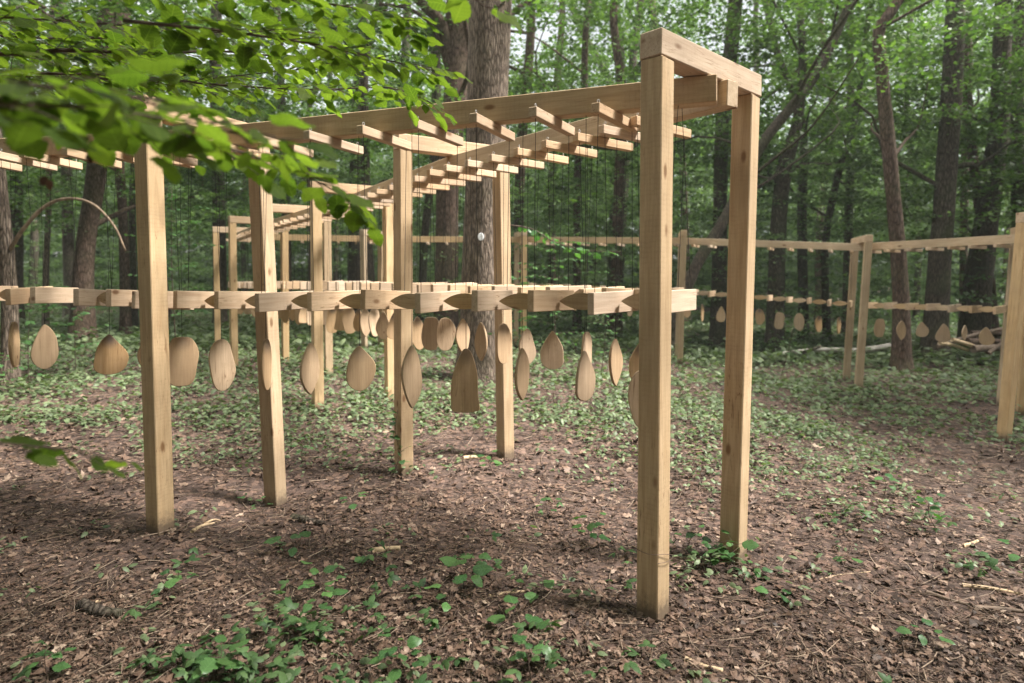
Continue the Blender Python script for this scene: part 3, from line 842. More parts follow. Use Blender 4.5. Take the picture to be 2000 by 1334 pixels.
tube('limb', smooth_path(lp, 12), list(np.linspace(.075, .04, 12)), BARK_RED, T2, 6, .05, 5)
make_tree('thin crooked trunk leaning against the far beam near the forked tree', [(822, 600), (828, 480), (842, 350), (852, 250), (850, 60)], 18.0, [15, 16, 15, 17, 20], BARK_DARK, 2, 1, 8, 12, 13, .05, WD)
make_tree('leaning brown tree at left with a swollen foot', [(160, 655), (163, 540), (172, 450), (186, 350), (196, 200), (205, 60)], 15.5, [46, 36, 32, 34, 34, 30], BARK_RED, 3, 1, 14, 13, 14, .07, WD)
T5, sp5, sr5 = make_tree('mossy tree at the left picture edge that grows the bowed branch', [(14, 740), (20, 640), (14, 500), (4, 400), (-10, 250), (-25, 80)], 9.6, [34, 28, 26, 24, 22, 20], BARK, 4, 0, 12, 12, 15, .07, WD, crown_dz=1.5)
lp = [px(14, 500, 9.6), px(40, 455, 9.5), px(85, 405, 9.5), px(130, 388, 9.5), px(180, 398, 9.5), px(222, 440, 9.6), px(245, 490, 9.7)]
tube('bowed_branch', smooth_path(lp, 24), list(np.linspace(.032, .014, 24)), plain_mat('bowed_bark', (.25, .18, .125), noise=.4, scale=12), T5, 8, .05, 6)
make_tree('dark trunk between the leaning tree and the left gate post', [(245, 640), (243, 540), (240, 420), (232, 300), (230, 120), (238, 0)], 17.0, [22, 18, 17, 18, 30, 34], BARK_RED, 5, 1, 10, 13, 16, .05, WD)
make_tree('very slim dark trunk right beside the left gate post', [(262, 650), (260, 520), (258, 400), (262, 250)], 18.5, [16, 13, 12, 12], BARK_DARK, 0, 1, 8, 12, 17, .05, WD)
make_tree('pale slender trunk at left under the bowed branch', [(88, 620), (90, 520), (95, 400), (97, 250), (100, 50)], 19.0, [12, 11, 10, 10, 9], BARK, 1, 1, 8, 12, 18, .05, WD)
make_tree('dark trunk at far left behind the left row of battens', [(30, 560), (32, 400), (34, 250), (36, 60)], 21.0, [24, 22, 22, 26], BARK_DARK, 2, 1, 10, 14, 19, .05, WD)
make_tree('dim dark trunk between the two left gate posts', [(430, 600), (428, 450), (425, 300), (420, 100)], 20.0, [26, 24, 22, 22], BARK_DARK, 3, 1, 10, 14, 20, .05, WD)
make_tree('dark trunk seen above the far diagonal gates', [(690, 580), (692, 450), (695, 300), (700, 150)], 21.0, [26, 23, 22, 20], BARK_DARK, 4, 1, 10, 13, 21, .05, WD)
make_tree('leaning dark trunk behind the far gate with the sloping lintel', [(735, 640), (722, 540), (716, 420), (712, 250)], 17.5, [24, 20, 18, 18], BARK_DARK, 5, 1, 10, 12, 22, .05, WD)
make_tree('straight tall trunk above the diagonal beam, right of the big tree', [(1008, 580), (1016, 330), (1026, 200), (1036, 80), (1042, -60)], 20.0, [22, 20, 20, 18, 16], BARK_RED, 0, 1, 10, 15, 23, .04, WD)
make_tree('slim trunk behind the diagonal beam battens', [(1128, 600), (1127, 440), (1128, 330), (1140, 200)], 19.0, [16, 15, 14, 14], BARK_RED, 1, 1, 8, 13, 24, .05, WD)
make_tree('brown trunk just left of the tall front post', [(1202, 600), (1206, 450), (1212, 300), (1215, 180)], 17.5, [24, 21, 20, 18], BARK_RED, 2, 1, 10, 13, 25, .05, WD)
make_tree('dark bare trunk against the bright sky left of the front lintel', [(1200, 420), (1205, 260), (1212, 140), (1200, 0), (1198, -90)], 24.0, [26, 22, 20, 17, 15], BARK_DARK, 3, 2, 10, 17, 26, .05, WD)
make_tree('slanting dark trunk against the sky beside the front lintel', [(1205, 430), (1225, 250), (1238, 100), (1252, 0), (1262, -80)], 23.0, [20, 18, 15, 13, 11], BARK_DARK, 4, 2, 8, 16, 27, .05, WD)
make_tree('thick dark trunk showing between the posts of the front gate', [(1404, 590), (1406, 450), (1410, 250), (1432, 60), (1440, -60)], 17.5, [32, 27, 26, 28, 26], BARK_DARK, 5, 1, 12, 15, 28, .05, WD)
make_tree('long slanting trunk crossing behind the front gate', [(1300, 640), (1350, 540), (1420, 420), (1490, 280), (1590, 150), (1662, 0), (1690, -80)], 14.3, [24, 22, 21, 20, 18, 15, 13], BARK_DARK, None, 3, 10, 0, 29, .06, WD, lean_d=.2)
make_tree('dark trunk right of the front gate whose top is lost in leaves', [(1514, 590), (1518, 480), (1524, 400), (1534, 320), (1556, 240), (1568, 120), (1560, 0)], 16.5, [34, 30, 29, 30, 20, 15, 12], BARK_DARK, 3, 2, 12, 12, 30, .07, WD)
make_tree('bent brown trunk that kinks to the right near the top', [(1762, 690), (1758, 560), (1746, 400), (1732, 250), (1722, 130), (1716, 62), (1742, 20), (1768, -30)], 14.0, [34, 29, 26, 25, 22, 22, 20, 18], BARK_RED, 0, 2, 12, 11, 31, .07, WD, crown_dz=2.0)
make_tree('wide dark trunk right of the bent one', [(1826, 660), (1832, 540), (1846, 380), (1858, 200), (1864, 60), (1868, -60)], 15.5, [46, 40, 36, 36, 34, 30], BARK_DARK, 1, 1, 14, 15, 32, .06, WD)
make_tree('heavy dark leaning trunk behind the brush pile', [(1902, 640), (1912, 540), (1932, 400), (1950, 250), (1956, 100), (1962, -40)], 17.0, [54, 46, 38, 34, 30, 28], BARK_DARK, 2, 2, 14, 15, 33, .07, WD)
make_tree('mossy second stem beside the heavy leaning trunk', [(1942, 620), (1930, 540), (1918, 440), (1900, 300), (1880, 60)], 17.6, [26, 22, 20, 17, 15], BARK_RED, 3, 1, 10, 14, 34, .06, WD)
make_tree('near-black trunk at the right picture edge', [(1992, 600), (1990, 420), (1986, 240), (1992, 60), (1998, -60)], 18.0, [28, 26, 24, 24, 22], BARK_DARK, 4, 1, 10, 15, 35, .05, WD)
make_tree('thin trunk with a high curve behind the long slanting one', [(1572, 600), (1566, 420), (1570, 280), (1556, 200), (1520, 110), (1494, 0)], 19.5, [20, 18, 16, 15, 14, 13], BARK_DARK, 5, 3, 8, 14, 36, .06, WD)
make_tree('slim dark trunk between the far lone gate and the bent trunk', [(1655, 580), (1658, 420), (1662, 280), (1660, 100)], 21.0, [18, 16, 15, 14], BARK_DARK, 0, 2, 8, 14, 37, .05, WD)
make_tree('slim trunk left of the far lone gate among leaves', [(1618, 600), (1612, 480), (1640, 330), (1672, 220)], 18.5, [16, 14, 13, 12], BARK_DARK, 1, 2, 8, 12, 38, .06, WD)
make_tree('pale thin trunk right of the wide dark one', [(1888, 420), (1886, 250), (1892, 120), (1884, 0)], 20.5, [14, 14, 14, 13], BARK, 2, 1, 8, 14, 39, .05, WD)
make_tree('dark trunk at the top left behind the leaves', [(132, 420), (128, 250), (122, 100), (118, 0)], 23.0, [20, 19, 18, 18], BARK_DARK, 3, 1, 8, 15, 40, .05, WD)
make_tree('trunk above the left gate among the leaves', [(560, 560), (558, 400), (552, 250), (545, 80)], 22.0, [20, 18, 17, 16], BARK_DARK, 4, 1, 8, 15, 41, .05, WD)
make_tree('dim trunk above the middle gate left of the forked tree', [(775, 560), (778, 400), (786, 200), (795, 40)], 24.0, [20, 18, 17, 16], BARK_DARK, 5, 1, 8, 16, 42, .05, WD)
r_ = random.Random(5)
far_x = [(60, 'left of the leaning brown tree'), (330, 'right of the left gate post'), (480, 'left of the second left gate post'), (610, 'above the diagonal gates'),
         (655, 'behind the diagonal row of paddles'), (1080, 'right of the middle gate'), (1165, 'behind the diagonal beam at right'), (1340, 'through the front gate at its left'),
         (1470, 'hidden partly by the second front post'), (1600, 'left of the far lone gate'), (1790, 'between the bent and the wide dark trunk'), (1960, 'behind the brush pile at right')]
for i, (x, where) in enumerate(far_x):
    d = r_.uniform(25, 34)
    w0 = r_.uniform(9, 16)
    make_tree('slender far trunk deep in the wood, ' + where, [(x, 600), (x + r_.gauss(0, 8), 420), (x + r_.gauss(0, 18), 220), (x + r_.gauss(0, 26), 40)], d, [w0 * 1.1, w0, w0 * .95, w0 * .9],
              [BARK_DARK, BARK_RED][i % 2], i % 6, 1, 7, 16, 60 + i, .05, 'far slender trunks deep in the wood', crown_scale=1.15)

# white round tag on the big tree
q = px(941, 465, 10.6)
i_ = min(range(len(sp_big)), key=lambda k: abs(sp_big[k].z - q.z))
bm = bmesh.new(); bmesh.ops.create_cone(bm, cap_ends=True, segments=18, radius1=.05, radius2=.045, depth=.012)
bmesh.ops.transform(bm, matrix=Matrix.Scale(1.25, 4, (0, 1, 0)), verts=bm.verts)
me = bpy.data.meshes.new('tree_marker'); bm.to_mesh(me); bm.free(); me.materials.append(plain_mat('white_paint', (.72, .73, .75), noise=.2))
o = link('tree_marker', me); o.matrix_basis = Matrix.Translation((q.x, sp_big[i_].y - sr_big[i_] * 1.03, q.z)) @ Matrix.Rotation(R(90), 4, 'X')
tag(o, 'small round white marker on the big furrowed trunk', 'marker', kind='thing')

# understory thicket and distant wood (read as masses)
def mass(name, label, n, dmin, dmax, zlo, zhi, per, size, rad, mat, seed, flat=.22, dens=None, xr=1.25, zpow=1.0):
    r = np.random.default_rng(seed)
    d = np.sqrt(r.uniform(dmin ** 2, dmax ** 2, n)); k = r.uniform(-xr, xr, n)
    x = k * d * .8; y = d
    z = zlo + (zhi - zlo) * r.uniform(0, 1, n) ** zpow
    c = np.stack([x, y, z + gz(x, y)], 1)
    if dens is not None: c = c[dens(c, r)]
    kx = c[:, 0] / c[:, 1] * F + 1000; ky = 548 - (c[:, 2] - EYE) / c[:, 1] * F      # a thin spot in the leaf roof
    gap = np.exp(-((kx - 1150) / 230) ** 2 - ((ky - 0) / 135) ** 2) * .97 + np.exp(-((kx - 480) / 200) ** 2 - ((ky - 20) / 110) ** 2) * .5
    c = c[r.uniform(0, 1, len(c)) > gap]
    c, nn, dd, s = clumps_to_leaves(c, r.uniform(.5, 1.3, len(c)) * rad, flat, per, size, r, .5)
    v, f = kite_leaves(c, nn, dd, s)
    return tag(link(name, mesh_np(name, v, f, mat)), label, None, None, 'stuff')

def blotch(c, s, seed):
    r = np.random.default_rng(seed); v = 0
    for _ in range(6):
        a = r.normal(0, 1, 3) * s; v = v + np.sin(c @ a + r.uniform(0, 6.28))
    return v / 2.4

mass('understory_thicket', 'low leafy sprays of saplings filling the wood', 4600, 15.8, 32, .1, 6.0, 58, .13, 1.05, LEAF_UNDER, 31, .14, lambda c, r: blotch(c, .45, 1) + r.normal(0, .35, len(c)) > -.45, zpow=1.05)
mass('shrub_layer', 'leafy shrubs standing close behind the far row', 420, 15.6, 18.5, .2, 4.2, 62, .105, .85, LEAF_UNDER, 38, .16, lambda c, r: blotch(c, .6, 7) + r.normal(0, .25, len(c)) > -.1)
mass('near_sprays', 'level leafy sprays hanging in front of the trunks', 850, 14.7, 20, 3.0, 9.0, 60, .108, .95, LEAF_TREE, 37, .12, lambda c, r: blotch(c, .45, 6) + r.normal(0, .3, len(c)) > .1)
mass('middle_canopy', 'hanging branches and leaves of the wood', 2300, 18, 34, 3.5, 15.0, 66, .155, 1.35, LEAF_TREE, 32, .22, lambda c, r: blotch(c, .33, 2) + r.normal(0, .25, len(c)) > .02)
mass('distant_woodland', 'dense green wood in the distance', 6000, 32, 62, .0, 12.0, 38, .42, 1.9, LEAF_UNDER, 33, .4, None, zpow=1.1)
mass('distant_canopy', 'tree tops of the wood in the distance', 2600, 36, 62, 9.0, 25.0, 38, .38, 1.9, LEAF_TREE, 34, .4, lambda c, r: blotch(c, .28, 3) + r.normal(0, .3, len(c)) > -.15)

# unseen leaf roof added to shade the clearing, thinned at right to let light in
r = np.random.default_rng(35)
n = 4600
x, y, z = r.uniform(-26, 24, n), r.uniform(-22, 14, n), r.uniform(9.5, 15.5, n)
keep = (r.uniform(0, 1, n) < np.clip(.72 - .085 * (x + .3 * y), .04, .97) * np.where(y > 3, .25, 1.0) + np.where((y < 2.8) & (x > -2) & (x < 12), .22, 0)) & ~((y > 3) & (z < 5.5 + .5 * y))
c = np.stack([x, y, z], 1)[keep]
c, nn, dd, s_ = clumps_to_leaves(c, r.uniform(.8, 1.7, len(c)), .3, 42, .30, r, .5)
v, f = kite_leaves(c, nn, dd, s_)
tag(link('added_shade_canopy', mesh_np('added_shade_canopy', v, f, LEAF_TREE)), 'unseen roof of leaves added to shade the clearing', kind='stuff')

# unseen leaf ring behind and left, added to block low sky light; thin at right
r = np.random.default_rng(36)
n = 3000
az = r.uniform(R(48), R(318), n); d = r.uniform(13, 27, n); z = 13.5 * r.uniform(0, 1, n) ** .9
keep = r.uniform(0, 1, n) < np.where((az > R(70)) & (az < R(128)), .12, 1.0)
c = np.stack([np.sin(az) * d, np.cos(az) * d, z], 1)[keep]
c, nn, dd, s_ = clumps_to_leaves(c, r.uniform(.9, 1.8, len(c)), .4, 40, .42, r, .6)
v, f = kite_leaves(c, nn, dd, s_)
tag(link('added_leaf_screen', mesh_np('added_leaf_screen', v, f, LEAF_TREE)), 'unseen ring of leaves added to block light from behind and left', kind='stuff')

# ------------------------------------------------------------------ leaf litter, twigs and ground cover
def view_points(n, y0, y1, r, pw=1.0, x0=-160, x1=2160):
    X = r.uniform(x0, x1, n); Yp = y0 + (y1 - y0) * r.uniform(0, 1, n) ** pw
    d = EYE * F / (Yp - 548)
    x = (X - 1000) / F * d
    return x, d

FEET = []
for g in (g1, gl, gm, gd, f6):
    for o in g['root'].children:
        if o.name.startswith('post'):
            q = g['root'].matrix_basis @ o.matrix_basis.translation; FEET.append((q.x, q.y))

def litter(name, label, n, seed, smin, smax, spread, cmin, cmax, grow, bare=True):
    r = np.random.default_rng(seed)
    x, y = view_points(n, 690, 1480, r, .9)
    if bare:
        b = np.sin(2.1 * x + .7 * y) + np.sin(1.3 * y - 1.7 * x + 2) + .8 * np.sin(3.7 * x + 2.9 * y + 1) + .6 * np.sin(5.3 * y - 2.2 * x)
        pth = np.exp(-((x - (3.1 + .65 * (y - 4.2))) ** 2) / .4) * (y < 9) + .8 * np.exp(-((x - 1.9) ** 2 + (y - 3.5) ** 2) / .25)
        k = r.uniform(0, 1, n) < np.clip(.85 + .3 * b, .22, 1) * (1 - .7 * np.clip(pth, 0, 1)); x, y = x[k], y[k]; n = len(x)
    if bare:
        xs_, ys_ = [x], [y]
        for X_, Y_ in FEET:
            a_ = r.uniform(0, 6.28, 150); q_ = .075 + np.abs(r.normal(0, .07, 150)); xs_.append(X_ + np.cos(a_) * q_); ys_.append(Y_ + np.sin(a_) * q_)
        x, y = np.concatenate(xs_), np.concatenate(ys_); n = len(x)
    sz = r.uniform(0, 1, n) ** 1.6 * (smax - smin) + smin
    sz = sz * np.clip(y / 4.5, .8, grow)
    c = np.stack([x, y, gz(x, y) + r.uniform(.002, .016, n)], 1)
    nn = rand_normals(n, r, spread); ax = rand_dirs(n, r)
    ax = ax - nn * (ax * nn).sum(1, keepdims=True); ax /= np.linalg.norm(ax, axis=1, keepdims=True); sd = np.cross(nn, ax)
    tpl = np.array([(-.5, 0, 0), (-.2, .2, .05), (-.05, .14, .03), (.12, .27, .08), (.28, .13, .03), (.5, .03, .10), (.3, -.15, .04), (.1, -.25, .09), (-.06, -.13, .03), (-.22, -.2, .06)])
    curl = r.uniform(cmin, cmax, n); wid = r.uniform(.35, 1.2, n); s = sz[:, None, None]
    jit = r.normal(0, .035, (n, 10, 3))
    T = tpl[None] + jit
    V = c[:, None, :] + s * (ax[:, None, :] * T[:, :, 0:1] + sd[:, None, :] * (T[:, :, 1:2] * wid[:, None, None] * 1.3) + nn[:, None, :] * (T[:, :, 2:3] * curl[:, None, None] * 1.6))
    i = (np.arange(n) * 10)[:, None]
    quads = np.concatenate([i + np.array([[0, 9, 8, 1]]), i + np.array([[1, 8, 7, 2]]), i + np.array([[2, 7, 6, 3]]), i + np.array([[3, 6, 5, 4]])], 0)
    tag(link(name, mesh_np(name, V.reshape(-1, 3), quads, LITTER)), label, kind='stuff')

litter('leaf_fragments', 'fine brown fragments of dry leaves over the soil', 80000, 41, .010, .040, .28, -.6, 1.4, 2.0)
litter('fallen_leaves', 'whole dry brown leaves lying on the forest floor', 9000, 43, .045, .085, .22, -.4, 2.2, 1.5, False)

# thin twigs
r = np.random.default_rng(42)
x, y = view_points(7500, 690, 1480, r, .9)
n = len(x); ln = r.uniform(.05, .26, n) * np.clip(y / 5, .7, 2); a = r.uniform(0, 6.28, n); rad = r.uniform(.0012, .0036, n) * np.clip(y / 5, .8, 2)
dv = np.stack([np.cos(a), np.sin(a), r.normal(0, .07, n)], 1); sd = np.stack([-np.sin(a), np.cos(a), np.zeros(n)], 1)
z = gz(x, y) + r.uniform(.006, .022, n)
c = np.stack([x, y, z], 1)
bend = r.normal(0, .06, n)[:, None]
V = []
for t in (-.5, 0, .5):
    p = c + dv * (ln * t)[:, None] + sd * bend * ln[:, None] * (1 if t == 0 else 0)
    for q in ((1, 0), (-.5, .87), (-.5, -.87)):
        V.append(p + sd * (rad * q[0])[:, None] + np.array([0, 0, 1]) * (rad * q[1])[:, None])
V = np.stack(V, 1).reshape(-1, 3); i = (np.arange(n) * 9)[:, None]
Q = np.concatenate([i + np.array([[k * 3 + j, k * 3 + (j + 1) % 3, k * 3 + 3 + (j + 1) % 3, k * 3 + 3 + j]]) for k in (0, 1) for j in range(3)], 0)
tag(link('twig_litter', mesh_np('twig_litter', V, Q, TWIGS)), 'thin broken twigs scattered over the leaf litter', kind='stuff')

def leaflets(c, nrm, ax, size):
    """Pointed oval leaves with a centre fold: 8 corners, 3 strips."""
    n = len(c)
    ax = ax - nrm * (ax * nrm).sum(1, keepdims=True); ax /= np.linalg.norm(ax, axis=1, keepdims=True) + 1e-9
    sd = np.cross(nrm, ax)
    tpl = np.array([(0, 0, 0), (.22, .24, .02), (.22, 0, .06), (.22, -.24, .02), (.6, .25, -.04), (.6, 0, .03), (.6, -.25, -.04), (1, 0, -.14)])
    V = c[:, None] + size[:, None, None] * (ax[:, None] * tpl[None, :, 0:1] + sd[:, None] * tpl[None, :, 1:2] + nrm[:, None] * tpl[None, :, 2:3])
    i = (np.arange(n) * 8)[:, None]
    Fq = np.concatenate([i + np.array([[0, 2, 1, 1]]) * 1, i + np.array([[0, 3, 2, 2]])], 0)
    Q = np.concatenate([i + np.array([[1, 2, 5, 4]]), i + np.array([[2, 3, 6, 5]])], 0)
    T = np.concatenate([i + np.array([[0, 2, 1]]), i + np.array([[0, 3, 2]]), i + np.array([[4, 5, 7]]), i + np.array([[5, 6, 7]]),
                        i + np.array([[1, 2, 5]]), i + np.array([[1, 5, 4]]), i + np.array([[2, 3, 6]]), i + np.array([[2, 6, 5]])], 0)
    return V.reshape(-1, 3), T

PATCH = []      # (centre, radius, strength) of green patches seen in the picture
for X, Y, rx, s in [(420, 850, .9, .9), (1460, 850, 1.3, 1.1), (1380, 880, .7, .9), (1600, 880, 1.1, .9), (1250, 800, 1.4, .9), (900, 780, 1.2, .5), (700, 790, 1.2, .7),
                    (1700, 1000, .35, .8), (1830, 1010, .3, 1.0), (700, 880, .6, .5), (620, 830, .9, .7), (90, 820, .9, .8), (1180, 830, .9, .8), (1400, 1100, .13, .55), (1370, 1130, .1, .4), (860, 900, .3, .5), (1980, 1130, .25, .6)]:
    p = floor_px(X, Y); PATCH.append((p.x, p.y, rx, s))

def green(x, y):
    d = np.hypot(x, y)
    base = np.clip((d - 5.4) / 4.2, 0, 1.2) * .95
    nz = .5 + .34 * np.sin(1.9 * x + 1.1 * y) + .3 * np.sin(2.7 * y - 1.4 * x + 1) + .25 * np.sin(4.1 * x - 3.3 * y)
    nz = nz + .45 * np.sin(.9 * x - .7 * y + 2.2) * np.sin(.6 * x + 1.3 * y)
    g = base * np.clip(nz * 1.25 - .28 + .62 * np.clip((d - 8.2) / 4, 0, 1.8), .03, 1) + .02
    for cx, cy_, rr, s in PATCH: g = g + s * np.exp(-((x - cx) ** 2 + (y - cy_) ** 2) / (rr * rr))
    path = np.exp(-((x - (3.1 + .65 * (y - 4.2))) ** 2) / .5) * (y < 9)         # trodden path at right
    mid = np.exp(-((x + .1 - .12 * (y - 5)) ** 2 / .9 + (y - 5.5) ** 2 / 4.5))
    return g * (1 - .8 * np.clip(path, 0, 1)) * (1 - .6 * mid)

def ground_cover(name, label, n, y0, y1, seed, per, size, spreadr, hmin, hmax, pw=1.0, mat=None, tri=False):
    r = np.random.default_rng(seed)
    x, y = view_points(n, y0, y1, r, pw)
    keep = r.uniform(0, 1, n) < green(x, y)
    x, y = x[keep], y[keep]; n = len(x)
    sc = np.clip(y / 6, .8, 2.0)
    X = np.repeat(x, per); Y = np.repeat(y, per); S = np.repeat(sc, per); m = len(X)
    a = r.uniform(0, 6.28, m); q = np.sqrt(r.uniform(0, 1, m)) * spreadr * S
    xx, yy = X + np.cos(a) * q, Y + np.sin(a) * q
    h = np.repeat(r.uniform(hmin, hmax, n), per) * (1 - .5 * q / (spreadr * S)) * r.uniform(.35, 1, m)
    c = np.stack([xx, yy, gz(xx, yy) + h], 1)
    ax = np.stack([np.cos(a), np.sin(a), r.normal(0, .25, m)], 1); ax[:, :2] += r.normal(0, .5, (m, 2))
    nr_, sz_ = rand_normals(m, r, .42), size * r.uniform(.6, 1.35, m) * S
    if tri:     # three leaflets on one stalk
        ax[:, 2] *= .4
        sdv = np.cross(nr_, ax)
        c = np.concatenate([c, c, c]); nr_ = np.concatenate([nr_, nr_ + .2 * sdv, nr_ - .2 * sdv]); nr_ /= np.linalg.norm(nr_, axis=1, keepdims=True)
        ax = np.concatenate([ax, .35 * ax + sdv, .35 * ax - sdv]); sz_ = np.concatenate([sz_, sz_ * .8, sz_ * .8])
    v, t = leaflets(c, nr_, ax, sz_)
    tag(link(name, mesh_np(name, v, t, mat or LEAF_GROUND)), label, kind='stuff')
    return n

ground_cover('bramble_cover', 'low green bramble and ivy leaves over the clearing floor', 7200, 690, 1440, 51, 7, .052, .11, .03, .18, 1.15)
for X, Y, rx, st_ in [(520, 1300, .32, .55), (620, 1230, .28, .5), (660, 1310, .25, .5), (420, 1335, .22, .5), (900, 1325, .18, .4), (1060, 1315, .16, .35), (110, 1320, .2, .4), (240, 1330, .15, .35), (1160, 1090, .2, .35), (900, 1120, .2, .3)]:
    p = floor_px(X, Y); PATCH.append((p.x, p.y, rx, st_))
ground_cover('foreground_brambles', 'loose bramble shoots in the foreground leaf litter', 900, 1020, 1460, 54, 4, .062, .10, .04, .26, 1.0, LEAF_BRAMBLE, True)
ground_cover('ivy_carpet', 'green ground plants under the far trees', 8600, 610, 840, 52, 6, .056, .21, .03, .26, 2.5)
ground_cover('woodland_herbs', 'taller green herbs at the edge of the wood', 3600, 612, 690, 53, 8, .085, .26, .12, .6, 1.2)

# ------------------------------------------------------------------ leaves as single parts
def big_leaf(seed, wid=.62, teeth=.03, lobe=.0):
    """One unit-long leaf along X, folded on the midrib, toothed edge, drooping tip."""
    r = random.Random(seed); k = 13
    xs = [i / k for i in range(k + 1)]
    V, Fc = [], []
    for i, x_ in enumerate(xs):
        wv = wid * .5 * (math.sin(math.pi * min(1, x_ * .93 + .045) ** .72)) ** .9 if 0 < i < k else 0.0
        if i == 0: wv = wid * .10
        elif i < k: wv *= 1 + lobe * math.cos(2 * math.pi * (x_ - .18) / .29) * (1 - .5 * x_)
        dr = -.22 * x_ * x_ + .02 * math.sin(5 * x_ + seed)
        tl, tr = ((1 if i % 2 else -.6) * teeth * r.uniform(.5, 1.1), (-1 if i % 2 else .6) * teeth * r.uniform(.5, 1.1))
        zl = .28 * wv + r.gauss(0, .008)
        V += [(x_ - .03 * (i == 0), wv + (tl if 0 < i < k else 0), dr - zl * .35 + .04 * math.sin(9 * x_ + seed)), (x_, 0, dr), (x_ - .03 * (i == 0), -wv + (tr if 0 < i < k else 0), dr - zl * .35 + .04 * math.sin(8 * x_ + 2 * seed))]
    for i in range(k):
        a = i * 3
        Fc += [(a, a + 1, a + 4, a + 3), (a + 1, a + 2, a + 5, a + 4)]
    return np.array(V), np.array(Fc)

LEAVES = {}
for nm, mt in (('fore', LEAF_FORE), ('seed', LEAF_SEED), ('dead', DEADLEAF)):
    LEAVES[nm] = [mesh_np('leaf', *big_leaf(s, w_, .034, lb), mt, True) for s, w_, lb in ((1, .74, .0), (2, .66, .16), (3, .84, .22), (4, .7, .1), (5, .8, .0), (6, .6, .05))]

def put_leaf(parent, p, direc, size, kind='fore', nrm=(0, 0, 1), r=random):
    me = r.choice(LEAVES[kind])
    m = frame(p, direc, nrm) @ Matrix.Scale(size, 4)
    return link('leaf', me, None, parent, m)

def make_branch(label, path, seed, leaf, step=.06, twig=(.10, .34), stem_r=.006, spread=1.0, kind='fore', tipw=1.0, maxleaf=150):
    """Leafy branch lying in a roughly level layer; path is (x, y, depth) in the picture."""
    r = random.Random(seed)
    pts = smooth_path([px(*q) for q in path], 40)
    root = empty('overhanging_branch', pts[0])
    tag(root, label, 'branch', 'leafy branches hanging in from the upper left', 'thing')
    tube('stem', pts, list(np.linspace(stem_r, stem_r * .3, 40)), TWIG, root, 6)
    L = sum((b - a).length for a, b in zip(pts[:-1], pts[1:]))
    n = int(L / step); side = 1; cnt = 0
    for i in range(n):
        s = (i + r.uniform(.2, .8)) / n
        if s < .06: continue
        k = min(int(s * 39), 38); p = pts[k].lerp(pts[k + 1], s * 39 - k)
        t = (pts[k + 1] - pts[k]).normalized()
        sd = Vector((-t.y, t.x, 0)).normalized() * side; side = -side
        ln = r.uniform(*twig) * (1 - .55 * s) * spread
        dv = (t * r.uniform(.5, 1.0) + sd * r.uniform(.5, 1.0) + Vector((0, 0, r.gauss(-.06, .13)))).normalized()
        e = p + dv * ln + Vector((0, 0, -.10 * ln))
        tp = smooth_path([p, p.lerp(e, .5) + Vector((0, 0, .03 * ln)), e], 6)
        tw_ = tube('twig', tp, list(np.linspace(.0022, .0008, 6)), TWIG, root, 4); parent_inv[tw_.name] = Matrix()
        m = max(2, int(ln / .05)); s2 = 1
        for j in range(m):
            if cnt >= maxleaf: break
            u_ = (j + 1) / m; q = tp[min(5, int(u_ * 5))]
            t2 = (tp[-1] - tp[0]).normalized(); sd2 = Vector((-t2.y, t2.x, 0)).normalized() * s2; s2 = -s2
            ld = (t2 * (1.2 if j == m - 1 else r.uniform(.35, .8)) + sd2 * (.1 if j == m - 1 else r.uniform(.6, 1)) + Vector((0, 0, r.gauss(-.12, .2)))).normalized()
            put_leaf(tw_, q + ld * .012, ld, leaf * r.uniform(.45, 1.25), kind, (r.gauss(0, .28), r.gauss(0, .28), 1), r); cnt += 1
    return root

make_branch('blurred leafy branch closest to the camera across the left gate lintel', [(-330, 165, .85), (-60, 200, 1.0), (180, 212, 1.12), (420, 250, 1.28), (560, 295, 1.38)], 1, .072, .026, (.10, .26), .005, maxleaf=220)
make_branch('lower drooping branch tip ending before the second left post', [(60, 225, 1.4), (300, 255, 1.55), (480, 300, 1.68), (610, 350, 1.78), (690, 395, 1.82)], 2, .078, .028, (.10, .26), .005, maxleaf=190)
make_branch('blurred leafy branch at the left picture edge above the beam', [(-360, 110, .9), (-120, 140, 1.05), (60, 165, 1.15), (240, 185, 1.3), (380, 210, 1.4)], 3, .080, .024, (.10, .28), .005, maxleaf=270)
make_branch('sharper branch with a pale bare stem across the upper left', [(-80, 106, 2.5), (60, 103, 2.5), (140, 98, 2.5), (300, 104, 2.6), (430, 100, 2.7), (560, 112, 2.8)], 4, .070, .034, (.14, .42), .011, maxleaf=230)
make_branch('bright leafy branch ending left of the forked tree', [(240, 40, 2.0), (430, 60, 2.15), (600, 84, 2.3), (730, 112, 2.4), (850, 138, 2.45)], 5, .082, .028, (.12, .36), .006, maxleaf=280)
make_branch('leafy branch along the top picture edge', [(120, -60, 2.0), (330, -30, 2.1), (540, -6, 2.2), (720, 20, 2.3), (800, 44, 2.35)], 6, .082, .03, (.14, .38), .006, maxleaf=280)
make_branch('drooping leafy branch just above the near beam', [(60, 143, 2.6), (250, 148, 2.7), (420, 165, 2.8), (600, 175, 2.9), (760, 172, 3.0), (830, 195, 3.0)], 7, .078, .03, (.12, .40), .006, maxleaf=280)
make_branch('leafy branch at the top left corner', [(-250, 10, 2.2), (-60, 30, 2.3), (120, 40, 2.4), (300, 55, 2.5)], 8, .072, .03, (.14, .40), .006, maxleaf=230)
make_branch('fine leafy branch in the upper left behind the bare stems', [(-120, 60, 3.0), (100, 75, 3.1), (300, 70, 3.2), (520, 60, 3.3), (700, 70, 3.4)], 18, .070, .03, (.16, .5), .006, maxleaf=290)
make_branch('second fine branch behind the bare stems, lower', [(-120, 150, 3.1), (120, 150, 3.2), (330, 158, 3.3), (540, 140, 3.4), (720, 120, 3.5)], 19, .070, .03, (.16, .5), .006, maxleaf=290)
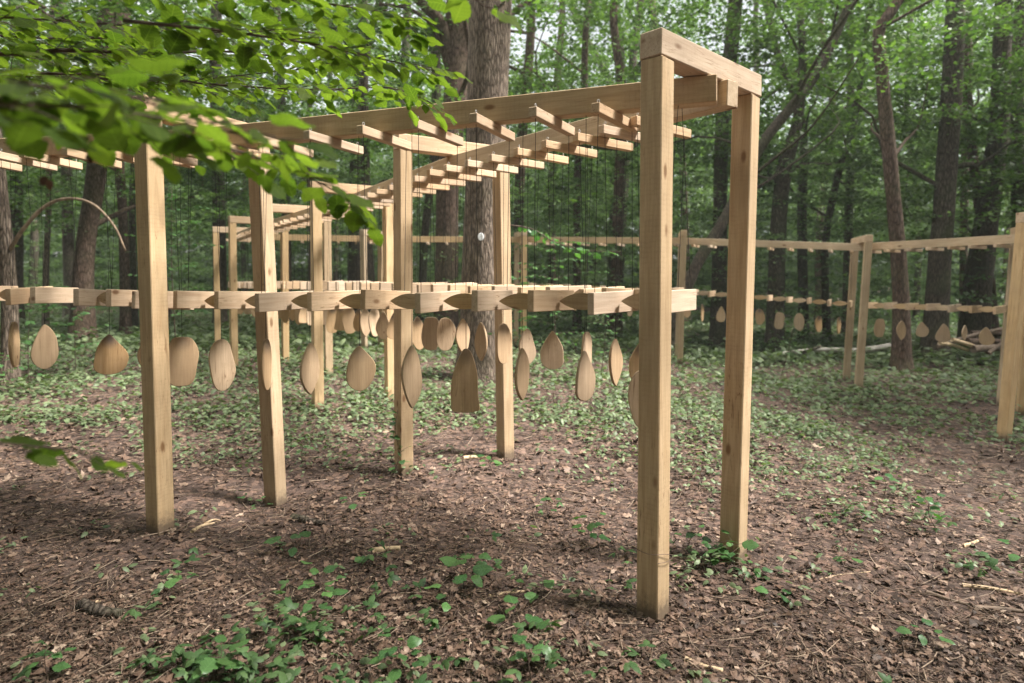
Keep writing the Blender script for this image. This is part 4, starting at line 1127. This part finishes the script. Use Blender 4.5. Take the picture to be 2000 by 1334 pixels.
make_branch('single bluish leaf sprig over the top of the big tree', [(880, -60, 1.7), (915, -20, 1.75), (935, 4, 1.78), (960, 18, 1.8), (985, 30, 1.82)], 9, .075, .09, (.03, .06), .003, maxleaf=5)
b = make_branch('small sprig low at left in front of the leaf litter', [(-160, 880, 1.25), (-20, 866, 1.3), (70, 872, 1.36), (170, 884, 1.4), (240, 905, 1.42)], 10, .085, .07, (.04, .12), .003, maxleaf=14)
b['group'] = ''; del b['group']

b = make_branch('thin pale branch with a few leaves right of the middle gate', [(985, 438, 8.8), (1040, 448, 8.8), (1085, 474, 8.8), (1140, 488, 8.8), (1215, 492, 8.8)], 11, .11, .16, (.2, .5), .012, kind='seed', maxleaf=40)
del b['group']

# ------------------------------------------------------------------ saplings and seedlings in the clearing
def make_seedling(label, X, Y, n, h, size, seed, kind='seed', upright=.25, spread=.5, name='seedling', cat='seedling', group='green seedlings on the clearing floor'):
    r = random.Random(seed)
    p = floor_px(X, Y)
    root = empty(name, p)
    tag(root, label, cat, group, 'thing')
    top = p + Vector((r.gauss(0, .04), r.gauss(0, .04), h))
    st = smooth_path([p - Vector((0, 0, .02)), p.lerp(top, .5) + Vector((r.gauss(0, .015), r.gauss(0, .015), 0)), top], 8)
    tube('stem', st, list(np.linspace(.003, .0012, 8)), TWIG, root, 5)
    for i in range(n):
        t = .35 + .65 * (i + .5) / n
        q = st[min(7, int(t * 7.99))]
        a = i * 2.4 + r.uniform(-.4, .4) + seed
        dv = Vector((math.cos(a), math.sin(a), upright + r.gauss(0, .15))).normalized()
        e = q + dv * r.uniform(.02, .05) * (1 + spread)
        put_leaf(root, e - dv * .004, dv + Vector((0, 0, -.15)), size * r.uniform(.7, 1.2), kind, (r.gauss(0, .25), r.gauss(0, .25), 1), r)
        tube('leaf_stalk', [q, q.lerp(e, .5), e], [.0012] * 3, TWIG, root, 4)
    return root

sd_list = [
    ('three-leaved seedling right of the left gate, level leaves', 575, 1078, 4, .10, .085), ('pale green seedling low in front of the left gate', 640, 1165, 6, .13, .070),
    ('broad bright seedling blurred in the middle foreground', 905, 1150, 6, .18, .095), ('dark seedling with drooping leaves left of the foreground patch', 305, 1175, 7, .14, .065),
    ('seedling with one round leaf below the middle of the picture', 868, 1200, 4, .12, .075), ('spreading grey-green seedling in the lower middle', 1000, 1232, 5, .10, .085),
    ('small seedling left of the front post with paired leaves', 1062, 1175, 4, .07, .060), ('upright seedling between the middle gate and front post', 1072, 1010, 5, .14, .062),
    ('leafy bramble seedling left of the tall front post', 1150, 1075, 10, .16, .065), ('small two-leaved seedling in front of the middle of the clearing', 722, 1108, 5, .08, .060),
    ('climbing shoot at the foot of the second front post', 1436, 1112, 6, .16, .085), ('leafy clump left of the foot of the second front post', 1392, 1105, 10, .14, .055),
    ('seedling just right of the second front post foot', 1475, 1120, 5, .06, .055), ('dark upright shoots on the right of the clearing', 1835, 1040, 12, .24, .060),
    ('seedling with grey leaves right of the second front post', 1725, 970, 7, .16, .075), ('low seedling on the right near the fallen sticks', 1815, 1265, 6, .08, .060),
    ('seedling against the left side of the middle gate post', 760, 935, 8, .22, .060), ('seedling in front of the right middle gate post', 965, 925, 8, .14, .065),
    ('seedling close in the bottom left corner', 95, 1330, 8, .12, .060), ('tall seedling in the green foreground patch', 600, 1250, 12, .22, .062),
    ('dense seedling at the middle of the bottom edge', 800, 1330, 11, .15, .062), ('seedling at the bottom edge right of the middle', 1040, 1330, 9, .16, .058),
    ('broad-leaved seedling at the left end of the foreground patch', 420, 1330, 10, .14, .075), ('seedling right of the second left post', 690, 1000, 5, .14, .065),
    ('seedling at the foot of the second left post', 515, 1005, 6, .12, .050), ('flat fallen green leaves in front of the second front post', 1520, 1165, 3, .012, .085),
    ('small green leaf shoot at the right edge of the clearing', 1985, 1095, 6, .10, .065), ('seedling between the two front posts', 1345, 1070, 5, .12, .060),
    ('seedling in the lower right, among brown leaves', 1660, 1105, 3, .05, .085), ('thin seedling left of the middle gate', 590, 905, 6, .18, .062)]
for i, (lb, X, Y, n_, h_, s_) in enumerate(sd_list):
    make_seedling(lb, X, Y, n_, h_, s_, 300 + i)

def make_sapling(label, X, Y, h, seed, layers=6, leaf=.07, mat='seed', slim=.008, reach=.5, droop=0):
    """Slim young tree with level sprays; leaves are parts."""
    r = random.Random(seed); p = floor_px(X, Y)
    root = empty('sapling', p); tag(root, label, 'sapling', 'young saplings round the clearing', 'thing')
    top = p + Vector((r.gauss(0, .1), r.gauss(0, .1), h))
    st = smooth_path([p - Vector((0, 0, .03)), p.lerp(top, .5) + Vector((r.gauss(0, .06), r.gauss(0, .04), 0)), top], 16)
    tube('stem', st, list(np.linspace(slim, slim * .3, 16)), TWIG, root, 6)
    for k in range(layers):
        q = st[int(15 * (.3 + .7 * (k + .5) / layers))]
        a = k * 2.4 + r.uniform(-.5, .5); ln = reach * r.uniform(.5, 1.0)
        dv = Vector((math.cos(a), math.sin(a), r.uniform(.05, .3)))
        tp = smooth_path([q, q + dv * ln * .55, q + dv * ln + Vector((0, 0, -.08 * ln))], 7)
        tw_ = tube('twig', tp, list(np.linspace(slim * .4, .001, 7)), TWIG, root, 4); parent_inv[tw_.name] = Matrix()
        m = max(3, int(ln / .045)); s2 = 1
        for j in range(m):
            u_ = (j + 1) / m; z_ = tp[min(6, int(u_ * 6))]; t2 = (tp[-1] - tp[0]).normalized(); sd2 = Vector((-t2.y, t2.x, 0)).normalized() * s2; s2 = -s2
            ld = (t2 * .6 + sd2 * r.uniform(.5, 1) + Vector((0, 0, r.gauss(-.1, .15)))).normalized()
            put_leaf(tw_, z_, ld, leaf * r.uniform(.7, 1.2), mat, (r.gauss(0, .25), r.gauss(0, .25), 1), r)
    return root

make_sapling('bushy dark little sapling behind the near row of paddles', 1172, 745, 1.1, 1, 16, .055, reach=.35)
make_sapling('thin sapling left of the far lone gate, dark stem', 1525, 735, 1.15, 2, 16, .055, reach=.3)
make_sapling('sapling with level bright sprays at left behind the beam', 55, 745, 1.55, 3, 12, .085, reach=.95)
make_sapling('slim sapling with bright level sprays right of the mossy tree', 148, 735, 1.4, 4, 10, .085, reach=.9)
make_sapling('thin-stemmed sapling with a sprig beside the middle gate', 1022, 745, 1.9, 5, 9, .085, reach=.9)
make_sapling('leafy sapling between the left gate posts far behind', 345, 700, 3.4, 6, 16, .10, reach=1.2, slim=.014)
make_sapling('sapling with reddish young sprays right of the middle gate', 1085, 720, 2.4, 7, 14, .09, reach=1.0, slim=.012)
make_sapling('sapling with wide level sprays right of the front gate', 1590, 680, 3.0, 8, 16, .11, reach=1.3, slim=.014)
make_sapling('leafy sapling in front of the wide dark trunk at right', 1880, 690, 3.3, 9, 18, .11, reach=1.3, slim=.014)
make_sapling('low leafy sapling by the left picture edge', 20, 770, .6, 10, 10, .075, reach=.5)

# climbing shoot on the middle gate post
r = random.Random(8)
base = floor_px(772, 938); root = empty('climbing_shoot', base)
tag(root, 'thin climbing shoot with narrow leaves up the middle gate post', 'vine', kind='thing')
d_ = 5.15
pp = smooth_path([base, px(778, 880, d_), px(772, 840, d_), px(777, 800, d_)], 20)
tube('stem', pp, [.002] * 20, TWIG, root, 4)
for k in range(10):
    q = pp[min(19, 6 + k + k // 3)]; put_leaf(root, q, Vector((r.gauss(0, .7), -.4, r.uniform(-.2, .5))), .06, 'seed', (r.gauss(0, .4), -.4, 1), r)

# dead brown leaves hanging from the near branch
root = empty('withered_leaf_cluster', px(140, 262, 1.32)); tag(root, 'withered brown leaves hanging from the blurred left branch', 'dead leaves', kind='thing')
for X, Y in ((128, 262), (133, 272), (160, 266), (168, 280), (172, 300), (90, 345), (96, 352)):
    q = px(X, Y, 1.32 + r.gauss(0, .02)); put_leaf(root, q, (r.gauss(0, .25), r.gauss(0, .25), -1), .022, 'dead', (r.gauss(0, 1), -1, 0), r)
tube('leaf_stalk', smooth_path([px(110, 250, 1.32), px(140, 258, 1.32), px(172, 268, 1.32)], 8), [.0012] * 8, TWIG, root, 4)
tube('leaf_stalk', smooth_path([px(110, 250, 1.32), px(98, 300, 1.32), px(92, 345, 1.32)], 8), [.0009] * 8, TWIG, root, 4)

# ------------------------------------------------------------------ sticks and logs
def make_stick(label, pts, r0, r1, mat=STICK, name='fallen_stick', cat='stick', fork=None, seed=0, lift=.3):
    P = []
    for X, Y in pts:
        q = floor_px(X, Y); q.z = G(q.x, q.y) + r0 * lift; P.append(q)
    n = max(10, len(P) * 5)
    sp_ = smooth_path(P, n); rd = list(np.linspace(r0, r1, n))
    if fork is None:
        v, f = tube_arrays(sp_, rd, 7, .16, True, seed)
        return tag(link(name, mesh_np(name, v, f, mat, True)), label, cat, 'fallen sticks on the forest floor', 'thing')
    root = empty(name, sp_[0]); tag(root, label, cat, 'fallen sticks on the forest floor', 'thing')
    tube('stick', sp_, rd, mat, root, 7, .16, seed)
    F_ = [floor_px(X, Y) for X, Y in fork]
    for q in F_: q.z = G(q.x, q.y) + r0 * .8
    tube('side_twig', smooth_path(F_, 10), list(np.linspace(r0 * .6, r1 * .5, 10)), mat, root, 6, .12, seed + 1)
    return root

make_stick('dark forked stick lying in the lower right', [(1665, 1215), (1705, 1236), (1752, 1262)], .011, .007, fork=[(1705, 1236), (1718, 1222), (1716, 1204)], seed=1)
make_stick('long brown stick at the right below the trodden path', [(1810, 1158), (1850, 1172), (1895, 1184), (1925, 1196)], .013, .008, seed=2)
make_stick('pale stick reaching in from the right picture edge', [(1880, 1145), (1940, 1152), (2000, 1163), (2060, 1172)], .012, .010, mat=PALE, seed=3)
make_stick('second stick at the right picture edge, nearer and darker', [(1900, 1190), (1955, 1192), (2010, 1198)], .016, .011, seed=4)
make_stick('thin pale twig in front of the second front post', [(1602, 1132), (1640, 1123), (1700, 1117)], .004, .002, mat=PALE, seed=5)
make_stick('thin long stick running to the forked stick', [(1700, 1135), (1740, 1152), (1800, 1160)], .005, .003, seed=6)
make_stick('pale split wood chunk right of the left gate', [(728, 1078), (752, 1075), (782, 1072)], .020, .012, mat=PALE, name='wood_chunk', cat='wood chunk', seed=7)
make_stick('pale rotten stick left of the front post', [(955, 1166), (985, 1160), (1025, 1156)], .010, .006, mat=PALE, seed=8)
make_stick('dark mossy log end at lower left', [(160, 1186), (195, 1200), (240, 1204)], .035, .026, mat=BARK_DARK, name='mossy_log', cat='log', seed=9)
make_stick('short dark log right of the second left post', [(572, 1014), (600, 1020), (632, 1026)], .030, .022, mat=BARK_DARK, name='dark_log', cat='log', seed=10)
make_stick('pale forked root beside the left gate post', [(375, 1040), (395, 1028), (425, 1022)], .014, .007, mat=PALE, fork=[(400, 1026), (418, 1018), (430, 1020)], seed=11)
make_stick('pale bark strip at the bottom left of the front post', [(1338, 1290), (1370, 1302), (1412, 1312)], .014, .009, mat=PALE, seed=12)
make_stick('thin bent twig across the lower left leaves', [(188, 1176), (240, 1172), (285, 1168)], .006, .003, mat=PALE, seed=13)
make_stick('stick lying left of the middle gate foot', [(905, 896), (930, 894), (952, 893)], .02, .012, mat=PALE, seed=14)
make_stick('pale leafless twig at the right of the clearing', [(1880, 1068), (1900, 1062), (1920, 1052)], .014, .007, mat=PALE, seed=15)

lg = []
for X, Y in ((1528, 688), (1600, 684), (1680, 682), (1738, 676)):
    q = floor_px(X, Y); q = px(X, Y + 1 + 2 * math.sin(X), 15.2); lg.append(q)
v, f = tube_arrays(smooth_path(lg, 24), list(np.linspace(.045, .075, 24)), 10, .16, True, 3)
tag(link('birch_log', mesh_np('birch_log', v, f, BIRCH, True)), 'pale fallen birch log lying behind the far lone gate', 'log', kind='thing')
lg = [px(1563, 690, 14.9), px(1582, 684, 14.8), px(1604, 676, 14.8)]
v, f = tube_arrays(smooth_path(lg, 10), list(np.linspace(.05, .03, 10)), 7, .1, True, 4)
tag(link('broken_branch', mesh_np('broken_branch', v, f, BARK_DARK, True)), 'dark broken branch leaning on the pale birch log', 'branch', kind='thing')
root = empty('brush_pile', px(1900, 690, 14.6)); tag(root, 'pile of cut branches and logs at the right under the trees', 'brush pile', kind='thing')
for k, (x0, y0, x1, y1, d0, rr, mt) in enumerate([(1830, 676, 1968, 640, 14.6, .05, STICK), (1895, 652, 1990, 655, 14.9, .08, BARK_RED), (1890, 668, 1990, 672, 14.5, .09, BARK_RED), (1860, 664, 1935, 690, 14.3, .05, PALE),
                                                  (1900, 682, 1985, 682, 14.4, .09, STICK), (1835, 670, 1890, 684, 14.2, .045, PALE), (1930, 690, 1995, 650, 14.4, .045, STICK), (1880, 660, 1950, 662, 14.8, .06, BARK_DARK)]):
    a_, b_ = px(x0, y0, d0), px(x1, y1, d0 + .3)
    tube('cut_branch', smooth_path([a_, a_.lerp(b_, .5) + Vector((0, 0, .03)), b_], 8), list(np.linspace(rr, rr * .8, 8)), mt, root, 8, .08, k)

# ------------------------------------------------------------------ the slightly milky air under the trees
m, n, l, out = new_mat('woodland_air')
pv = N(n, 'VolumePrincipled'); pv.inputs['Density'].default_value = .0012; pv.inputs['Color'].default_value = (.86, .92, .88, 1)
l.new(pv.outputs[0], out.inputs['Volume'])
bm = bmesh.new(); bmesh.ops.create_cube(bm, size=1)
for v in bm.verts: v.co = Vector((v.co.x * 170, v.co.y * 120 + 30, -2 + (v.co.z + .5) * 32))
me = bpy.data.meshes.new('haze'); bm.to_mesh(me); bm.free(); me.materials.append(m)
tag(link('haze', me), 'faint milky air under the trees', kind='stuff')
